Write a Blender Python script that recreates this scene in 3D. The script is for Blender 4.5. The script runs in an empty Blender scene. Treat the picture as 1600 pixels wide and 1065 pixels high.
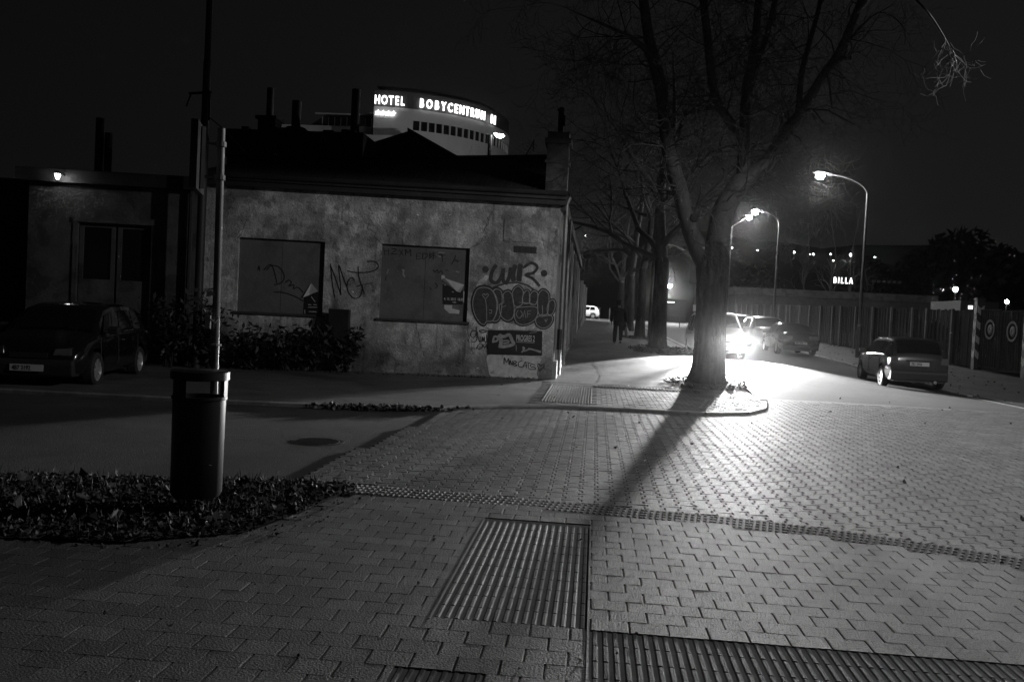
import bpy, bmesh, math, random
import numpy as np
from mathutils import Vector, Matrix
sc = bpy.context.scene
# ------------------------------------------------------------------ camera
F = 1400.0; CX, CY = 800.0, 532.5; H = 1.58
YAW = math.radians(5.22); PITCH = math.radians(1.76); ROLL = math.atan(.049)
FW = Vector((-math.sin(YAW)*math.cos(PITCH), math.cos(YAW)*math.cos(PITCH), -math.sin(PITCH)))
_r = FW.cross(Vector((0, 0, 1))).normalized(); _u = _r.cross(FW)
RT = _r*math.cos(ROLL)+_u*math.sin(ROLL); UP = -_r*math.sin(ROLL)+_u*math.cos(ROLL)
EYE = Vector((0, 0, H))
cd = bpy.data.cameras.new('camera'); cam = bpy.data.objects.new('camera', cd); sc.collection.objects.link(cam)
M = Matrix((RT, UP, -FW)).transposed().to_4x4(); M.translation = EYE; cam.matrix_world = M
cd.sensor_width = 36; cd.lens = 36*F/1600; cd.clip_end = 3000; cd.clip_start = .05
sc.camera = cam
# ------------------------------------------------------------------ night sky
w = bpy.data.worlds.new('World'); sc.world = w; w.use_nodes = True
nt = w.node_tree; bg = nt.nodes['Background']
tc = nt.nodes.new('ShaderNodeTexCoord'); sp = nt.nodes.new('ShaderNodeSeparateXYZ')
nt.links.new(tc.outputs['Generated'], sp.inputs[0])
mr = nt.nodes.new('ShaderNodeMapRange'); mr.inputs[1].default_value = 0; mr.inputs[2].default_value = .5
mr.inputs[3].default_value = 1.25; mr.inputs[4].default_value = .72
nt.links.new(sp.outputs['Z'], mr.inputs[0])
mx = nt.nodes.new('ShaderNodeMapRange'); mx.inputs[1].default_value = -.6; mx.inputs[2].default_value = .15
mx.inputs[3].default_value = .55; mx.inputs[4].default_value = 1.15
nt.links.new(sp.outputs['X'], mx.inputs[0])
mm = nt.nodes.new('ShaderNodeMath'); mm.operation = 'MULTIPLY'
nt.links.new(mr.outputs[0], mm.inputs[0]); nt.links.new(mx.outputs[0], mm.inputs[1])
m2 = nt.nodes.new('ShaderNodeMath'); m2.operation = 'MULTIPLY'; m2.inputs[1].default_value = .0068
nt.links.new(mm.outputs[0], m2.inputs[0])
bg.inputs[0].default_value = (1, 1, 1, 1); nt.links.new(m2.outputs[0], bg.inputs[1])
sc.view_settings.view_transform = 'Standard'; sc.view_settings.look = 'None'
sc.cycles.sample_clamp_indirect = 1.0; sc.cycles.volume_bounces = 0
sc.view_settings.exposure = 0; sc.view_settings.gamma = 1
LAMP_W = 800.0      # street lamps along the road
NEAR_W = 2400.0      # the lamp to the right of the frame that lights the wall
HEAD_W = 13000.0    # each headlight of the oncoming car
# ------------------------------------------------------------------ helpers
rnd = random.Random(7)
def it(x, xs, ys): return float(np.interp(x, xs, ys))
def G(x, y):
    l = it(y, [20, 24, 30, 38, 103, 400], [0, .1, .38, .52, 1.5, 1.9])
    r = it(y, [26, 32, 40, 103, 400], [0, .12, .35, 1.5, 1.9])
    t = min(1, max(0, (x-5.5)/4)); t = t*t*(3-2*t)
    return l*(1-t)+r*t
def ray(px, py): return FW+RT*((px-CX)/F)-UP*((py-CY)/F)
def at(px, py, Y):
    d = ray(px, py); return EYE+d*(Y/d.y)
def V(*a): return Vector(a)
def tag(o, label=None, cat=None, group=None, kind=None):
    if label: o['label'] = label
    if cat: o['category'] = cat
    if group: o['group'] = group
    if kind: o['kind'] = kind
    return o
def thing(name, loc, label, cat, group=None, rz=0):
    o = bpy.data.objects.new(name, None); sc.collection.objects.link(o); o.location = loc; o.rotation_euler.z = rz
    return tag(o, label, cat, group)
def relabel(o, label): o['label'] = label; return o
class MB:
    def __init__(s): s.v = []; s.f = []; s.t = []
    def quad(s, *p, tone=None):
        n = len(s.v); s.v += [tuple(q) for q in p]; s.f.append(tuple(range(n, n+len(p)))); s.t.append(tone if tone is not None else .5); return s
    def box(s, x0, x1, y0, y1, z0, z1, tone=.5, T=None, taper=0):
        n = len(s.v); a = taper
        P = [(x0, y0, z0), (x1, y0, z0), (x1, y1, z0), (x0, y1, z0), (x0+a, y0+a, z1), (x1-a, y0+a, z1), (x1-a, y1-a, z1), (x0+a, y1-a, z1)]
        if T: P = [tuple(T @ Vector(p)) for p in P]
        s.v += P
        for f in ((3, 2, 1, 0), (4, 5, 6, 7), (0, 1, 5, 4), (1, 2, 6, 5), (2, 3, 7, 6), (3, 0, 4, 7)):
            s.f.append(tuple(n+i for i in f)); s.t.append(tone)
        return s
    def tube(s, pts, rad, sides=6, cap=True, tone=.5):
        pts = [Vector(p) for p in pts]; k = len(pts)
        if not hasattr(rad, '__len__'): rad = [rad]*k
        n0 = len(s.v); prev = None
        for i, p in enumerate(pts):
            d = (pts[min(i+1, k-1)]-pts[max(i-1, 0)])
            if d.length < 1e-9: d = Vector((0, 0, 1))
            d.normalize()
            if prev is None:
                a = d.cross(Vector((0, 0, 1)) if abs(d.z) < .95 else Vector((1, 0, 0))).normalized()
            else:
                a = prev-d*prev.dot(d)
                a = a.normalized() if a.length > 1e-6 else d.orthogonal().normalized()
            prev = a; b = d.cross(a); r = rad[i]
            for j in range(sides):
                t = 2*math.pi*j/sides
                s.v.append(tuple(p+a*(r*math.cos(t))+b*(r*math.sin(t))))
        for i in range(k-1):
            for j in range(sides):
                s.f.append((n0+i*sides+j, n0+i*sides+(j+1) % sides, n0+(i+1)*sides+(j+1) % sides, n0+(i+1)*sides+j)); s.t.append(tone)
        if cap:
            s.f.append(tuple(n0+j for j in reversed(range(sides)))); s.t.append(tone)
            s.f.append(tuple(n0+(k-1)*sides+j for j in range(sides))); s.t.append(tone)
        return s
    def prism(s, poly, a, b, f, tone=.5):
        """poly: 2D points, f(u, v, w) -> point, w from a to b"""
        n = len(s.v); k = len(poly)
        s.v += [tuple(f(u, v, a)) for u, v in poly]+[tuple(f(u, v, b)) for u, v in poly]
        s.f.append(tuple(range(n+k-1, n-1, -1))); s.f.append(tuple(range(n+k, n+2*k))); s.t += [tone, tone]
        for i in range(k):
            j = (i+1) % k; s.f.append((n+i, n+j, n+k+j, n+k+i)); s.t.append(tone)
        return s
    def lathe(s, prof, c, n=24, a0=0, a1=2*math.pi, axis='z', tone=.5):
        full = abs(a1-a0-2*math.pi) < 1e-6; m = n if full else n+1; n0 = len(s.v); c = Vector(c)
        for i in range(m):
            t = a0+(a1-a0)*i/n
            for r, h in prof:
                q = (r*math.cos(t), r*math.sin(t), h)
                if axis == 'x': q = (q[2], q[0], q[1])
                if axis == 'y': q = (q[0], q[2], q[1])
                s.v.append(tuple(c+Vector(q)))
        k = len(prof)
        for i in range(n):
            j = (i+1) % m
            for q in range(k-1):
                s.f.append((n0+i*k+q, n0+j*k+q, n0+j*k+q+1, n0+i*k+q+1)); s.t.append(tone)
        return s
    def build(s, name, mat, parent=None, smooth=False, tone=False, bevel=0):
        me = bpy.data.meshes.new(name)
        off = parent.location if parent is not None and parent.parent is None and parent.type == 'EMPTY' and abs(parent.rotation_euler.z) < 1e-9 else Vector((0, 0, 0))
        p = parent
        if p is not None and p.get('_off'): off = Vector(p['_off'])
        vv = [(v[0]-off.x, v[1]-off.y, v[2]-off.z) for v in s.v]
        me.from_pydata(vv, [], s.f); me.materials.append(mat)
        if tone:
            at_ = me.attributes.new('tone', 'FLOAT', 'FACE'); at_.data.foreach_set('value', s.t)
        if smooth: me.polygons.foreach_set('use_smooth', [True]*len(me.polygons))
        me.validate(); me.update()
        bm = bmesh.new(); bm.from_mesh(me); bmesh.ops.recalc_face_normals(bm, faces=bm.faces); bm.to_mesh(me); bm.free()
        if smooth == 'auto': me.set_sharp_from_angle(angle=math.radians(40))
        o = bpy.data.objects.new(name, me); sc.collection.objects.link(o); o.parent = parent
        if parent is not None: o['_off'] = tuple(off)
        if bevel:
            m = o.modifiers.new('bevel', 'BEVEL'); m.width = bevel; m.segments = 2; m.limit_method = 'ANGLE'
        return o
def clone(o, loc=None, rz=None, label=None, scale=None):
    r = o.copy(); sc.collection.objects.link(r)
    if loc is not None: r.location = loc
    if rz is not None: r.rotation_euler.z = rz
    if scale is not None: r.scale = (scale,)*3
    if label: r['label'] = label
    def rec(a, b):
        for ch in list(a.children):
            c = ch.copy(); sc.collection.objects.link(c); c.parent = b; rec(ch, c)
    rec(o, r); return r
# materials: every one a neutral grey, the photograph is black and white
MATS = {}
def mat(name, v, rough=.8, var=.15, sc_=3.0, bump=.0, bsc=40, metal=0, emit=0, stretch=None, tone=0, patches=None, spec=.5, coat=0, det=6, fine=0, splash=0):
    if name in MATS: return MATS[name]
    m = bpy.data.materials.new(name); m.use_nodes = True; n = m.node_tree; P = n.nodes['Principled BSDF']
    P.inputs['Roughness'].default_value = rough; P.inputs['Metallic'].default_value = metal
    P.inputs['Specular IOR Level'].default_value = spec; P.inputs['Coat Weight'].default_value = coat
    tcn = n.nodes.new('ShaderNodeTexCoord'); mp = n.nodes.new('ShaderNodeMapping'); n.links.new(tcn.outputs['Object'], mp.inputs[0])
    if stretch: mp.inputs['Scale'].default_value = stretch
    nz = n.nodes.new('ShaderNodeTexNoise'); nz.inputs['Scale'].default_value = sc_; nz.inputs['Detail'].default_value = det
    nz.inputs['Roughness'].default_value = .65
    n.links.new(mp.outputs[0], nz.inputs['Vector'])
    r = n.nodes.new('ShaderNodeMapRange'); r.inputs[1].default_value = .3; r.inputs[2].default_value = .7
    r.inputs[3].default_value = v*(1-var); r.inputs[4].default_value = v*(1+var)
    n.links.new(nz.outputs[0], r.inputs[0]); out = r.outputs[0]
    def math_(op, a, b):
        q = n.nodes.new('ShaderNodeMath'); q.operation = op
        for i, z in ((0, a), (1, b)):
            if isinstance(z, (int, float)): q.inputs[i].default_value = z
            else: n.links.new(z, q.inputs[i])
        return q.outputs[0]
    if patches:      # worn patches of another tone: (scale, threshold, factor)
        for ps, th, fa in patches:
            z = n.nodes.new('ShaderNodeTexNoise'); z.inputs['Scale'].default_value = ps; z.inputs['Detail'].default_value = 8; z.inputs['Roughness'].default_value = .6
            z.inputs['Distortion'].default_value = .4
            n.links.new(mp.outputs[0], z.inputs['Vector'])
            q = n.nodes.new('ShaderNodeMapRange'); q.inputs[1].default_value = th; q.inputs[2].default_value = th+.05
            q.inputs[3].default_value = 1; q.inputs[4].default_value = fa; n.links.new(z.outputs[0], q.inputs[0])
            out = math_('MULTIPLY', out, q.outputs[0])
    if tone:
        a = n.nodes.new('ShaderNodeAttribute'); a.attribute_name = 'tone'
        q = n.nodes.new('ShaderNodeMapRange'); q.inputs[3].default_value = 1-tone; q.inputs[4].default_value = 1+tone
        n.links.new(a.outputs['Fac'], q.inputs[0]); out = math_('MULTIPLY', out, q.outputs[0])
    if fine:
        z = n.nodes.new('ShaderNodeTexNoise'); z.inputs['Scale'].default_value = 75; z.inputs['Detail'].default_value = 2
        n.links.new(tcn.outputs['Object'], z.inputs['Vector'])
        q = n.nodes.new('ShaderNodeMapRange'); q.inputs[1].default_value = .3; q.inputs[2].default_value = .7; q.inputs[3].default_value = 1-fine; q.inputs[4].default_value = 1+fine
        n.links.new(z.outputs[0], q.inputs[0]); out = math_('MULTIPLY', out, q.outputs[0])
    if splash:       # damp grime rising from the foot of the wall
        sx_ = n.nodes.new('ShaderNodeSeparateXYZ'); n.links.new(tcn.outputs['Object'], sx_.inputs[0])
        z = n.nodes.new('ShaderNodeTexNoise'); z.inputs['Scale'].default_value = 2.2; z.inputs['Detail'].default_value = 10; n.links.new(tcn.outputs['Object'], z.inputs['Vector'])
        hgt = math_('ADD', sx_.outputs[2], math_('MULTIPLY', z.outputs[0], -2.0))
        q = n.nodes.new('ShaderNodeMapRange'); q.inputs[1].default_value = -.75; q.inputs[2].default_value = .0; q.inputs[3].default_value = splash; q.inputs[4].default_value = 1
        n.links.new(hgt, q.inputs[0]); out = math_('MULTIPLY', out, q.outputs[0])
        # rain streaks
        mp2 = n.nodes.new('ShaderNodeMapping'); mp2.inputs['Scale'].default_value = (7, 7, .5); n.links.new(tcn.outputs['Object'], mp2.inputs[0])
        z = n.nodes.new('ShaderNodeTexNoise'); z.inputs['Scale'].default_value = 1.2; z.inputs['Detail'].default_value = 6; n.links.new(mp2.outputs[0], z.inputs['Vector'])
        q = n.nodes.new('ShaderNodeMapRange'); q.inputs[1].default_value = .55; q.inputs[2].default_value = .7; q.inputs[3].default_value = 1; q.inputs[4].default_value = .6
        n.links.new(z.outputs[0], q.inputs[0]); out = math_('MULTIPLY', out, q.outputs[0])
    cc = n.nodes.new('ShaderNodeCombineColor')
    for i in range(3): n.links.new(out, cc.inputs[i])
    n.links.new(cc.outputs[0], P.inputs['Base Color'])
    if emit > 20: m.cycles.emission_sampling = 'NONE'
    if bump:
        z = n.nodes.new('ShaderNodeTexNoise'); z.inputs['Scale'].default_value = bsc; z.inputs['Detail'].default_value = 5
        n.links.new(mp.outputs[0], z.inputs['Vector'])
        b = n.nodes.new('ShaderNodeBump'); b.inputs['Strength'].default_value = bump; b.inputs['Distance'].default_value = .02
        n.links.new(z.outputs[0], b.inputs['Height']); n.links.new(b.outputs[0], P.inputs['Normal'])
    if emit:
        P.inputs['Emission Color'].default_value = (1, 1, 1, 1); P.inputs['Emission Strength'].default_value = emit
    MATS[name] = m; return m
m_brick = mat('concrete brick', .085, .68, .3, 1.1, .6, 90, tone=.3, fine=.45, patches=[(.9, .6, .75), (4, .66, .7)])
m_bed = mat('joint sand', .09, .95, .3, 8)
m_cross = mat('worn paver', .078, .62, .3, .9, .6, 90, tone=.3, fine=.45, patches=[(.5, .58, .75)])
m_tact = mat('dark tactile paver', .05, .75, .25, 4, .3, 120, tone=.25)
m_tact2 = mat('pale tactile paver', .1, .7, .25, 4, .3, 120, tone=.25)
m_asph = mat('asphalt', .03, .8, .35, 1.2, .5, 60, patches=[(.6, .52, .7), (.25, .55, 1.4)], fine=.7)
m_walk = mat('old sidewalk asphalt', .085, .6, .3, 1.5, .5, 60, patches=[(.5, .55, .7), (1.7, .6, 1.25)], fine=.3)
m_kerb = mat('kerb stone', .2, .6, .25, 5, .3, 60, tone=.2)
m_soil = mat('soil', .05, .95, .5, 5, .8, 30)
m_leaf = mat('fallen leaf', .06, .7, .4, 30, tone=.75)
m_plast = mat('weathered plaster', .43, .9, .4, 2.6, .9, 22, patches=[(1.1, .53, .66), (2.3, .56, 1.4), (.55, .5, .66), (5, .6, .6), (3.6, .6, 1.3), (12, .64, .6)], fine=.35, det=12, splash=.4)
m_plast2 = mat('streaked side wall plaster', .3, .85, .45, 2.2, .8, 25, stretch=(1, 6, .35), patches=[(1.5, .54, .4)])
m_left = mat('grimy plaster', .07, .9, .4, 1.5, .5, 18, patches=[(1.2, .54, .6)])
m_board = mat('painted board', .12, .75, .2, 2, .3, 20, patches=[(1.5, .56, .8), (7, .66, 1.4)])
m_dark = mat('dark sheet', .02, .6, .3, 3)
m_roof = mat('old roof felt', .018, .9, .5, 1.5, .6, 20)
m_conc = mat('dark concrete', .05, .9, .4, 1.5, .5, 20)
m_black = mat('black paint', .01, .55, .3, 12)
m_fadeb = mat('faded black paint', .045, .8, .45, 14)
m_whitep = mat('white paint', .5, .75, .25, 9, patches=[(6, .6, .6)])
m_palep = mat('pale plaster', .62, .9, .4, 3, .8, 22, patches=[(3, .5, .6), (9, .55, .7)], fine=.3)
m_greyp = mat('grey paint', .28, .75, .3, 12)
m_paper = mat('poster paper', .5, .8, .15, 8)
m_bark = mat('bark', .03, .95, .55, 3, 1.0, 9, stretch=(3, 3, .7), patches=[(2.2, .57, 1.6)], fine=.3, spec=.15)
m_twig = mat('twig', .06, .9, .3, 5)
m_galv = mat('galvanised steel', .22, .5, .2, 6, metal=.7)
m_pole = mat('grey pole paint', .05, .5, .3, 5)
m_bin = mat('bin plastic', .009, .42, .3, 5)
m_emit = mat('lamp glass', .8, .5, emit=260)
m_emit_s = mat('far lamp', .8, .5, emit=45)
m_emit_m = mat('bright far lamp', .8, .5, emit=110)
m_sign = mat('lit sign letter', .8, .5, emit=3.2)
m_sign2 = mat('lit shop letter', .8, .5, emit=3)
m_beam = mat('headlight glass', .8, .3, emit=900)
m_tyre = mat('tyre rubber', .02, .85, .2, 20)
m_rim = mat('alloy rim', .6, .3, .1, 5, metal=.6)
m_glass = mat('dark car glass', .008, .06, 0, 1, spec=.7)
m_wglass = mat('window glass', .01, .12, 0, 1)
m_silver = mat('silver car paint', .08, .22, .04, 2, metal=.55, coat=.8)
m_blackcar = mat('black car paint', .008, .22, .1, 2, metal=.2, coat=1)
m_darkcar = mat('dark grey car paint', .05, .28, .1, 2, metal=.4, coat=1)
m_whitecar = mat('white car paint', .7, .35, .05, 2, coat=.6)
m_trim = mat('black bumper plastic', .02, .6, .1, 9)
m_lens = mat('tail lamp lens', .1, .12, .3, 60, coat=1)
m_chrome = mat('chrome', .8, .12, 0, 1, metal=1)
m_plate = mat('number plate', .5, .5, .03, 9)
m_fence = mat('weathered fence board', .012, .95, .4, 2, .5, 20, stretch=(3, 3, .6), patches=[(1.1, .56, 1.9)], spec=.08)
m_hotelw = mat('hotel cladding', .5, .6, .08, .4)
m_hoteld = mat('hotel dark cladding', .03, .5, .2, .4)
m_cloth = mat('dark coat cloth', .02, .95, .3, 9)
m_trou = mat('dark trousers', .016, .95, .3, 9)
m_skin = mat('skin', .3, .6, .1, 9)
m_hair = mat('dark hair', .01, .8, .2, 30)
m_bag = mat('plastic bag', .55, .5, .1, 9)
m_bush = mat('evergreen leaf', .007, .6, .4, 5, tone=.6)
m_hill = mat('night hillside', .02, .95, .5, .02)
m_iron = mat('cast iron', .06, .5, .4, 12, metal=.4)

def inpoly(x, y, P):
    c = False; j = len(P)-1
    for i in range(len(P)):
        if (P[i][1] > y) != (P[j][1] > y) and x < (P[j][0]-P[i][0])*(y-P[i][1])/(P[j][1]-P[i][1])+P[i][0]: c = not c
        j = i
    return c
def lin(a, b, n): return [a+(b-a)*i/n for i in range(n+1)]
def sheet(name, xs, ylo, yhi, dz, m, yb=None, ny=12):
    """a ground sheet following the terrain, from ylo(x) to yhi(x)"""
    b = MB(); rows = []
    for x in xs:
        a, c = ylo(x), yhi(x)
        ys = [y for y in (yb or lin(a, c, ny))]
        ys = [min(max(y, a), c) for y in ys]; rows.append([(x, y, G(x, y)+dz) for y in ys])
    k = len(rows[0])
    for r in rows: b.v += r
    for i in range(len(rows)-1):
        for j in range(k-1):
            q = (i*k+j, (i+1)*k+j, (i+1)*k+j+1, i*k+j+1)
            if abs(b.v[q[0]][1]-b.v[q[3]][1])+abs(b.v[q[1]][1]-b.v[q[2]][1]) < 1e-6: continue
            b.f.append(q); b.t.append(.5)
    return tag(b.build(name, m), kind='structure')
XB = [-900, -300, -100, -50, -20, -10, -5, -2, 0, 2, 4, 5.5]+lin(5.75, 9.5, 15)+[12, 16, 25, 50, 100, 300, 900]
YB = [-80, -10, 0, 5, 10, 15, 20, 22, 24, 26, 28, 30, 32, 35, 38, 40, 50, 60, 75, 90, 103, 130, 200, 400, 600, 1200]
sheet('road', XB, lambda x: -80, lambda x: 1200, -.05, m_asph, YB)
# ------------------------------------------------------------------ paving near the camera
BED = [(-9, 5.0), (-3.7, 5.3), (-2.9, 5.42), (-2.3, 5.85), (-2.12, 6.6), (-1.98, 7.55), (-2.6, 7.62), (-3.6, 7.35), (-4.9, 7.08), (-9, 6.4)]
BANDX = [-2.2, -.9, .13, .9, 1.55, 2.3, 3.08, 4.2, 5.5]; BANDY = [7.62, 7.53, 7.42, 7.34, 7.22, 6.98, 6.6, 5.95, 5.0]
bandy = lambda x: it(x, BANDX, BANDY)
S1 = (-.76, .04, 4.49, 6.74); S2 = (.055, 8, 1.0, 4.52); S3 = (-.8, -.4, 1.0, 3.86)
def inrect(x, y, r, m=0): return r[0]-m < x < r[1]+m and r[2]-m < y < r[3]+m
b = MB(); ry = .165
for j in range(-20, 34):
    y = 4.52+j*ry
    for i in range(-46, 42):
        x = .055+(i+(.5 if j % 2 else 0))*.2
        xc, yc = x+.1, y+ry/2
        if yc > bandy(xc)-.2-.03 or xc > 7 or yc < 1.2: continue
        if inpoly(xc, yc, BED) or (xc < -2 and yc > 6.4 and not inpoly(xc, yc, BED) and yc > 7.1): continue
        if xc < -3.7 and yc > 5.1: continue
        x0, x1 = x, x+.2
        # bricks are cut where they meet the ribbed slabs
        if yc > S1[2] and yc < S1[3]+.02:
            if x0 < S1[0] < x1: x1 = S1[0]
            elif x0 < S1[1] < x1: x0 = S1[1]
            elif S1[0] <= x0 and x1 <= S1[1]+1e-6: continue
        if yc < S2[3]:
            if x0 < S2[0] < x1: x1 = S2[0]
            elif x0 >= S2[0]-1e-6: continue
        if yc < S3[3]:
            if x0 < S3[0] < x1: x1 = S3[0]
            elif x0 < S3[1] < x1: x0 = S3[1]
            elif S3[0] <= x0 and x1 <= S3[1]+1e-6: continue
        if x1-x0 < .03: continue
        q_ = 2.5 if rnd.random() < .05 else 1; dz = rnd.uniform(-.0004, .0004)*q_; tl = rnd.uniform(-.0006, .0006)*q_
        n = len(b.v); b.box(x0+.0035, x1-.0035, y+.0004, y+ry-.0004, -.05, -.0016+dz, tone=rnd.random())
        g = .006
        # chamfered top
        top = [(x0+.0035, y+.0004), (x1-.0035, y+.0004), (x1-.0035, y+ry-.0004), (x0+.0035, y+ry-.0004)]
        k = len(b.v); tn = b.t[-1]
        b.f.pop(-5); b.t.pop()
        zz = [dz+tl, dz-tl, dz-tl, dz+tl]
        b.v += [(top[0][0]+g, top[0][1]+.0006, zz[0]), (top[1][0]-g, top[1][1]+.0006, zz[1]), (top[2][0]-g, top[2][1]-.0006, zz[2]), (top[3][0]+g, top[3][1]-.0006, zz[3])]
        for q in range(4):
            b.f.append((n+4+q, n+4+(q+1) % 4, k+(q+1) % 4, k+q)); b.t.append(tn)
        b.f.append((k, k+1, k+2, k+3)); b.t.append(tn)
tag(b.build('sidewalk_bricks', m_brick, tone=True), kind='structure')
sheet('sidewalk_bed', lin(-9.2, 7.2, 30), lambda x: 1.0, lambda x: bandy(x)-.2 if x > -2 else 7.2, -.008, m_bed)
def ribs(name, r, m, m2=None, seg=.2, pitch=.05):
    b = MB(); x = r[0]; nx = int(round((r[1]-r[0])/pitch)); y = r[3]
    b.box(r[0]+.002, r[1]-.002, r[2], r[3]-.002, -.03, -.011)
    while y > max(r[2], 2.4)+.01:
        y0 = max(y-seg, r[2])
        for i in range(nx):
            xa = r[0]+i*pitch
            if xa > 5: break
            t = rnd.uniform(.3, .7); h = rnd.uniform(-.0008, .0008)
            n = len(b.v); L = [(xa+.007, -.01), (xa+.018, -.003+h), (xa+.032, -.003+h), (xa+.043, -.01)]
            for yy in (y0+.002, y0+.006, y-.006, y-.002):
                e = 0 if yy in (y0+.006, y-.006) else 1
                b.v += [(q[0], yy, q[1] if not e else -.01) for q in L]
            for a in range(3):
                for c in range(3):
                    b.f.append((n+a*4+c, n+a*4+c+1, n+(a+1)*4+c+1, n+(a+1)*4+c)); b.t.append(t)
        y -= seg
    return tag(b.build(name, m, tone=True), kind='structure')
ribs('tactile_paving', S1, m_tact2)
ribs('tactile_paving', S2, m_tact)
ribs('tactile_paving', S3, m_tact)
b = MB(); b.box(.040, .052, 1.2, 6.76, -.03, .004); b.box(-.772, -.762, 4.49, 6.76, -.03, .004)
tag(b.build('paving_edging', m_kerb), kind='structure')
def knobs(name, path, width, rows, m, pitch=.05):
    """a warning band of raised studs along a path"""
    b = MB(); P = [Vector(p) for p in path]; acc = 0; flat = []
    for a, c in zip(P, P[1:]):
        d = (c-a); L = d.length; d.normalize(); n = Vector((-d.y, d.x)); s = 0
        while s < L-1e-6:
            q = a+d*s; flat.append((q, d.copy(), n.copy())); s += pitch
    for i, (q, d, n) in enumerate(flat):
        tone_ = rnd.uniform(.3, .7)
        for r in range(rows):
            o = (r+.5)/rows*width-width/2
            c = q+n*o; hw = pitch*.34; hl = width/rows*.36
            z = G(c.x, c.y)
            bs = [c-d*hw-n*hl, c+d*hw-n*hl, c+d*hw+n*hl, c-d*hw+n*hl]
            tp = [c-d*hw*.5-n*hl*.7, c+d*hw*.5-n*hl*.7, c+d*hw*.5+n*hl*.7, c-d*hw*.5+n*hl*.7]
            k = len(b.v); b.v += [(p.x, p.y, z-.012) for p in bs]+[(p.x, p.y, z-.001) for p in tp]
            for f in ((4, 5, 6, 7), (0, 1, 5, 4), (1, 2, 6, 5), (2, 3, 7, 6), (3, 0, 4, 7)):
                b.f.append(tuple(k+v for v in f)); b.t.append(tone_)
    k = len(b.v)
    for a, c in zip(P, P[1:]):
        d = (c-a).normalized(); n = Vector((-d.y, d.x))*width/2
        b.quad(*[(p.x, p.y, G(p.x, p.y)-.009) for p in (a-n, c-n, c+n, a+n)])
    return tag(b.build(name, m, tone=True), kind='structure')
knobs('warning_strip', [(x, bandy(x)) for x in lin(-2.0, 5.2, 26)], .38, 4, m_tact)
# I-shaped pavers of the crossing
TIP = [(-30, 12.6), (-12, 13.0), (-6, 13.5), (-4, 13.75), (-2.5, 14.3), (-1.6, 15.2), (-.6, 15.85), (.6, 15.95), (2.0, 16.0), (2.8, 16.5), (3.3, 17.5), (3.62, 19.2), (3.7, 21)]
kerby = lambda x: it(x, [p[0] for p in TIP], [p[1] for p in TIP])
b = MB(); W = .1425; de = .016
for i in range(-19, 90):
    xc = .02+i*W
    for j in range(-14, 68):
        yc = 7.6+j*.2+(.1 if i % 2 else 0)
        lo = bandy(xc)+.19
        hi = kerby(xc)-.12 if xc < 3.6 else it(xc, [3.6, 5, 9, 14], [19.6, 19.9, 20.2, 20.6])
        if yc < lo+.02 or yc > hi or xc < -2.7+.07*(yc-7.66): continue
        z = -.022+rnd.uniform(-.0012, .0012); e = .0035; t = rnd.random(); h = .1-.0012
        tl = rnd.uniform(-.0015, .0015)
        wi, wo = W/2-de-e, W/2+de-e
        L = [(-wo, -h), (wo, -h), (wo, -.055), (wi, -.028), (wi, .028), (wo, .055), (wo, h), (-wo, h), (-wo, .055), (-wi, .028), (-wi, -.028), (-wo, -.055)]
        k = len(b.v); n = len(L); g = .9
        b.v += [(xc+x, yc+y, z-.03) for x, y in L]+[(xc+x, yc+y, z-.004) for x, y in L]+[(xc+x*.9, yc+y*.985, z+(tl if x > 0 else -tl)) for x, y in L]
        for a in range(n):
            c = (a+1) % n
            b.f.append((k+a, k+c, k+n+c, k+n+a)); b.f.append((k+n+a, k+n+c, k+2*n+c, k+2*n+a)); b.t += [t, t]
        b.f.append(tuple(k+2*n+a for a in range(n))); b.t.append(t)
tag(b.build('crossing_pavers', m_cross, tone=True), kind='structure')
sheet('crossing_bed', lin(-2.2, 13, 60), lambda x: bandy(x)+.19, lambda x: kerby(x) if x < 3.6 else 20.3, -.034, m_bed)
# kerbs
def kerb(name, path, wd, top, depth, m=m_kerb, seg=1.0, gap=.006):
    b = MB(); P = [Vector(p) for p in path]
    for a, c in zip(P, P[1:]):
        L = (c-a).length; k = max(1, int(round(L/seg))); d = (c-a)/L; n = Vector((-d.y, d.x))*wd/2
        for i in range(k):
            s, e = a+d*(L*i/k+gap/2), a+d*(L*(i+1)/k-gap/2)
            t = rnd.random(); z0, z1 = G(s.x, s.y), G(e.x, e.y); ch = n*.85
            q = len(b.v)
            b.v += [(s.x-n.x, s.y-n.y, z0-depth), (s.x+n.x, s.y+n.y, z0-depth), (s.x+n.x, s.y+n.y, z0+top-.015), (s.x+ch.x, s.y+ch.y, z0+top), (s.x-ch.x, s.y-ch.y, z0+top), (s.x-n.x, s.y-n.y, z0+top-.015),
                    (e.x-n.x, e.y-n.y, z1-depth), (e.x+n.x, e.y+n.y, z1-depth), (e.x+n.x, e.y+n.y, z1+top-.015), (e.x+ch.x, e.y+ch.y, z1+top), (e.x-ch.x, e.y-ch.y, z1+top), (e.x-n.x, e.y-n.y, z1+top-.015)]
            for f in range(6):
                b.f.append((q+f, q+(f+1) % 6, q+6+(f+1) % 6, q+6+f)); b.t.append(t)
            b.f += [tuple(q+v for v in range(5, -1, -1)), tuple(q+6+v for v in range(6))]; b.t += [t, t]
    return tag(b.build(name, m, tone=True), kind='structure')
crv = []
for x in [-.6, 0, .6, 1.3, 2.0, 2.45, 2.8, 3.08, 3.3, 3.45, 3.55, 3.62]: crv.append((x, kerby(x)))
kerb('kerb', [p for p in TIP if p[0] < -.6]+crv, .13, .012, .09, seg=.5)
kerb('kerb', [(3.62, 19.2), (3.72, 21), (3.8, 24), (3.82, 30), (3.85, 38), (3.85, 60), (3.85, 92)], .15, .03, .12)
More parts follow.
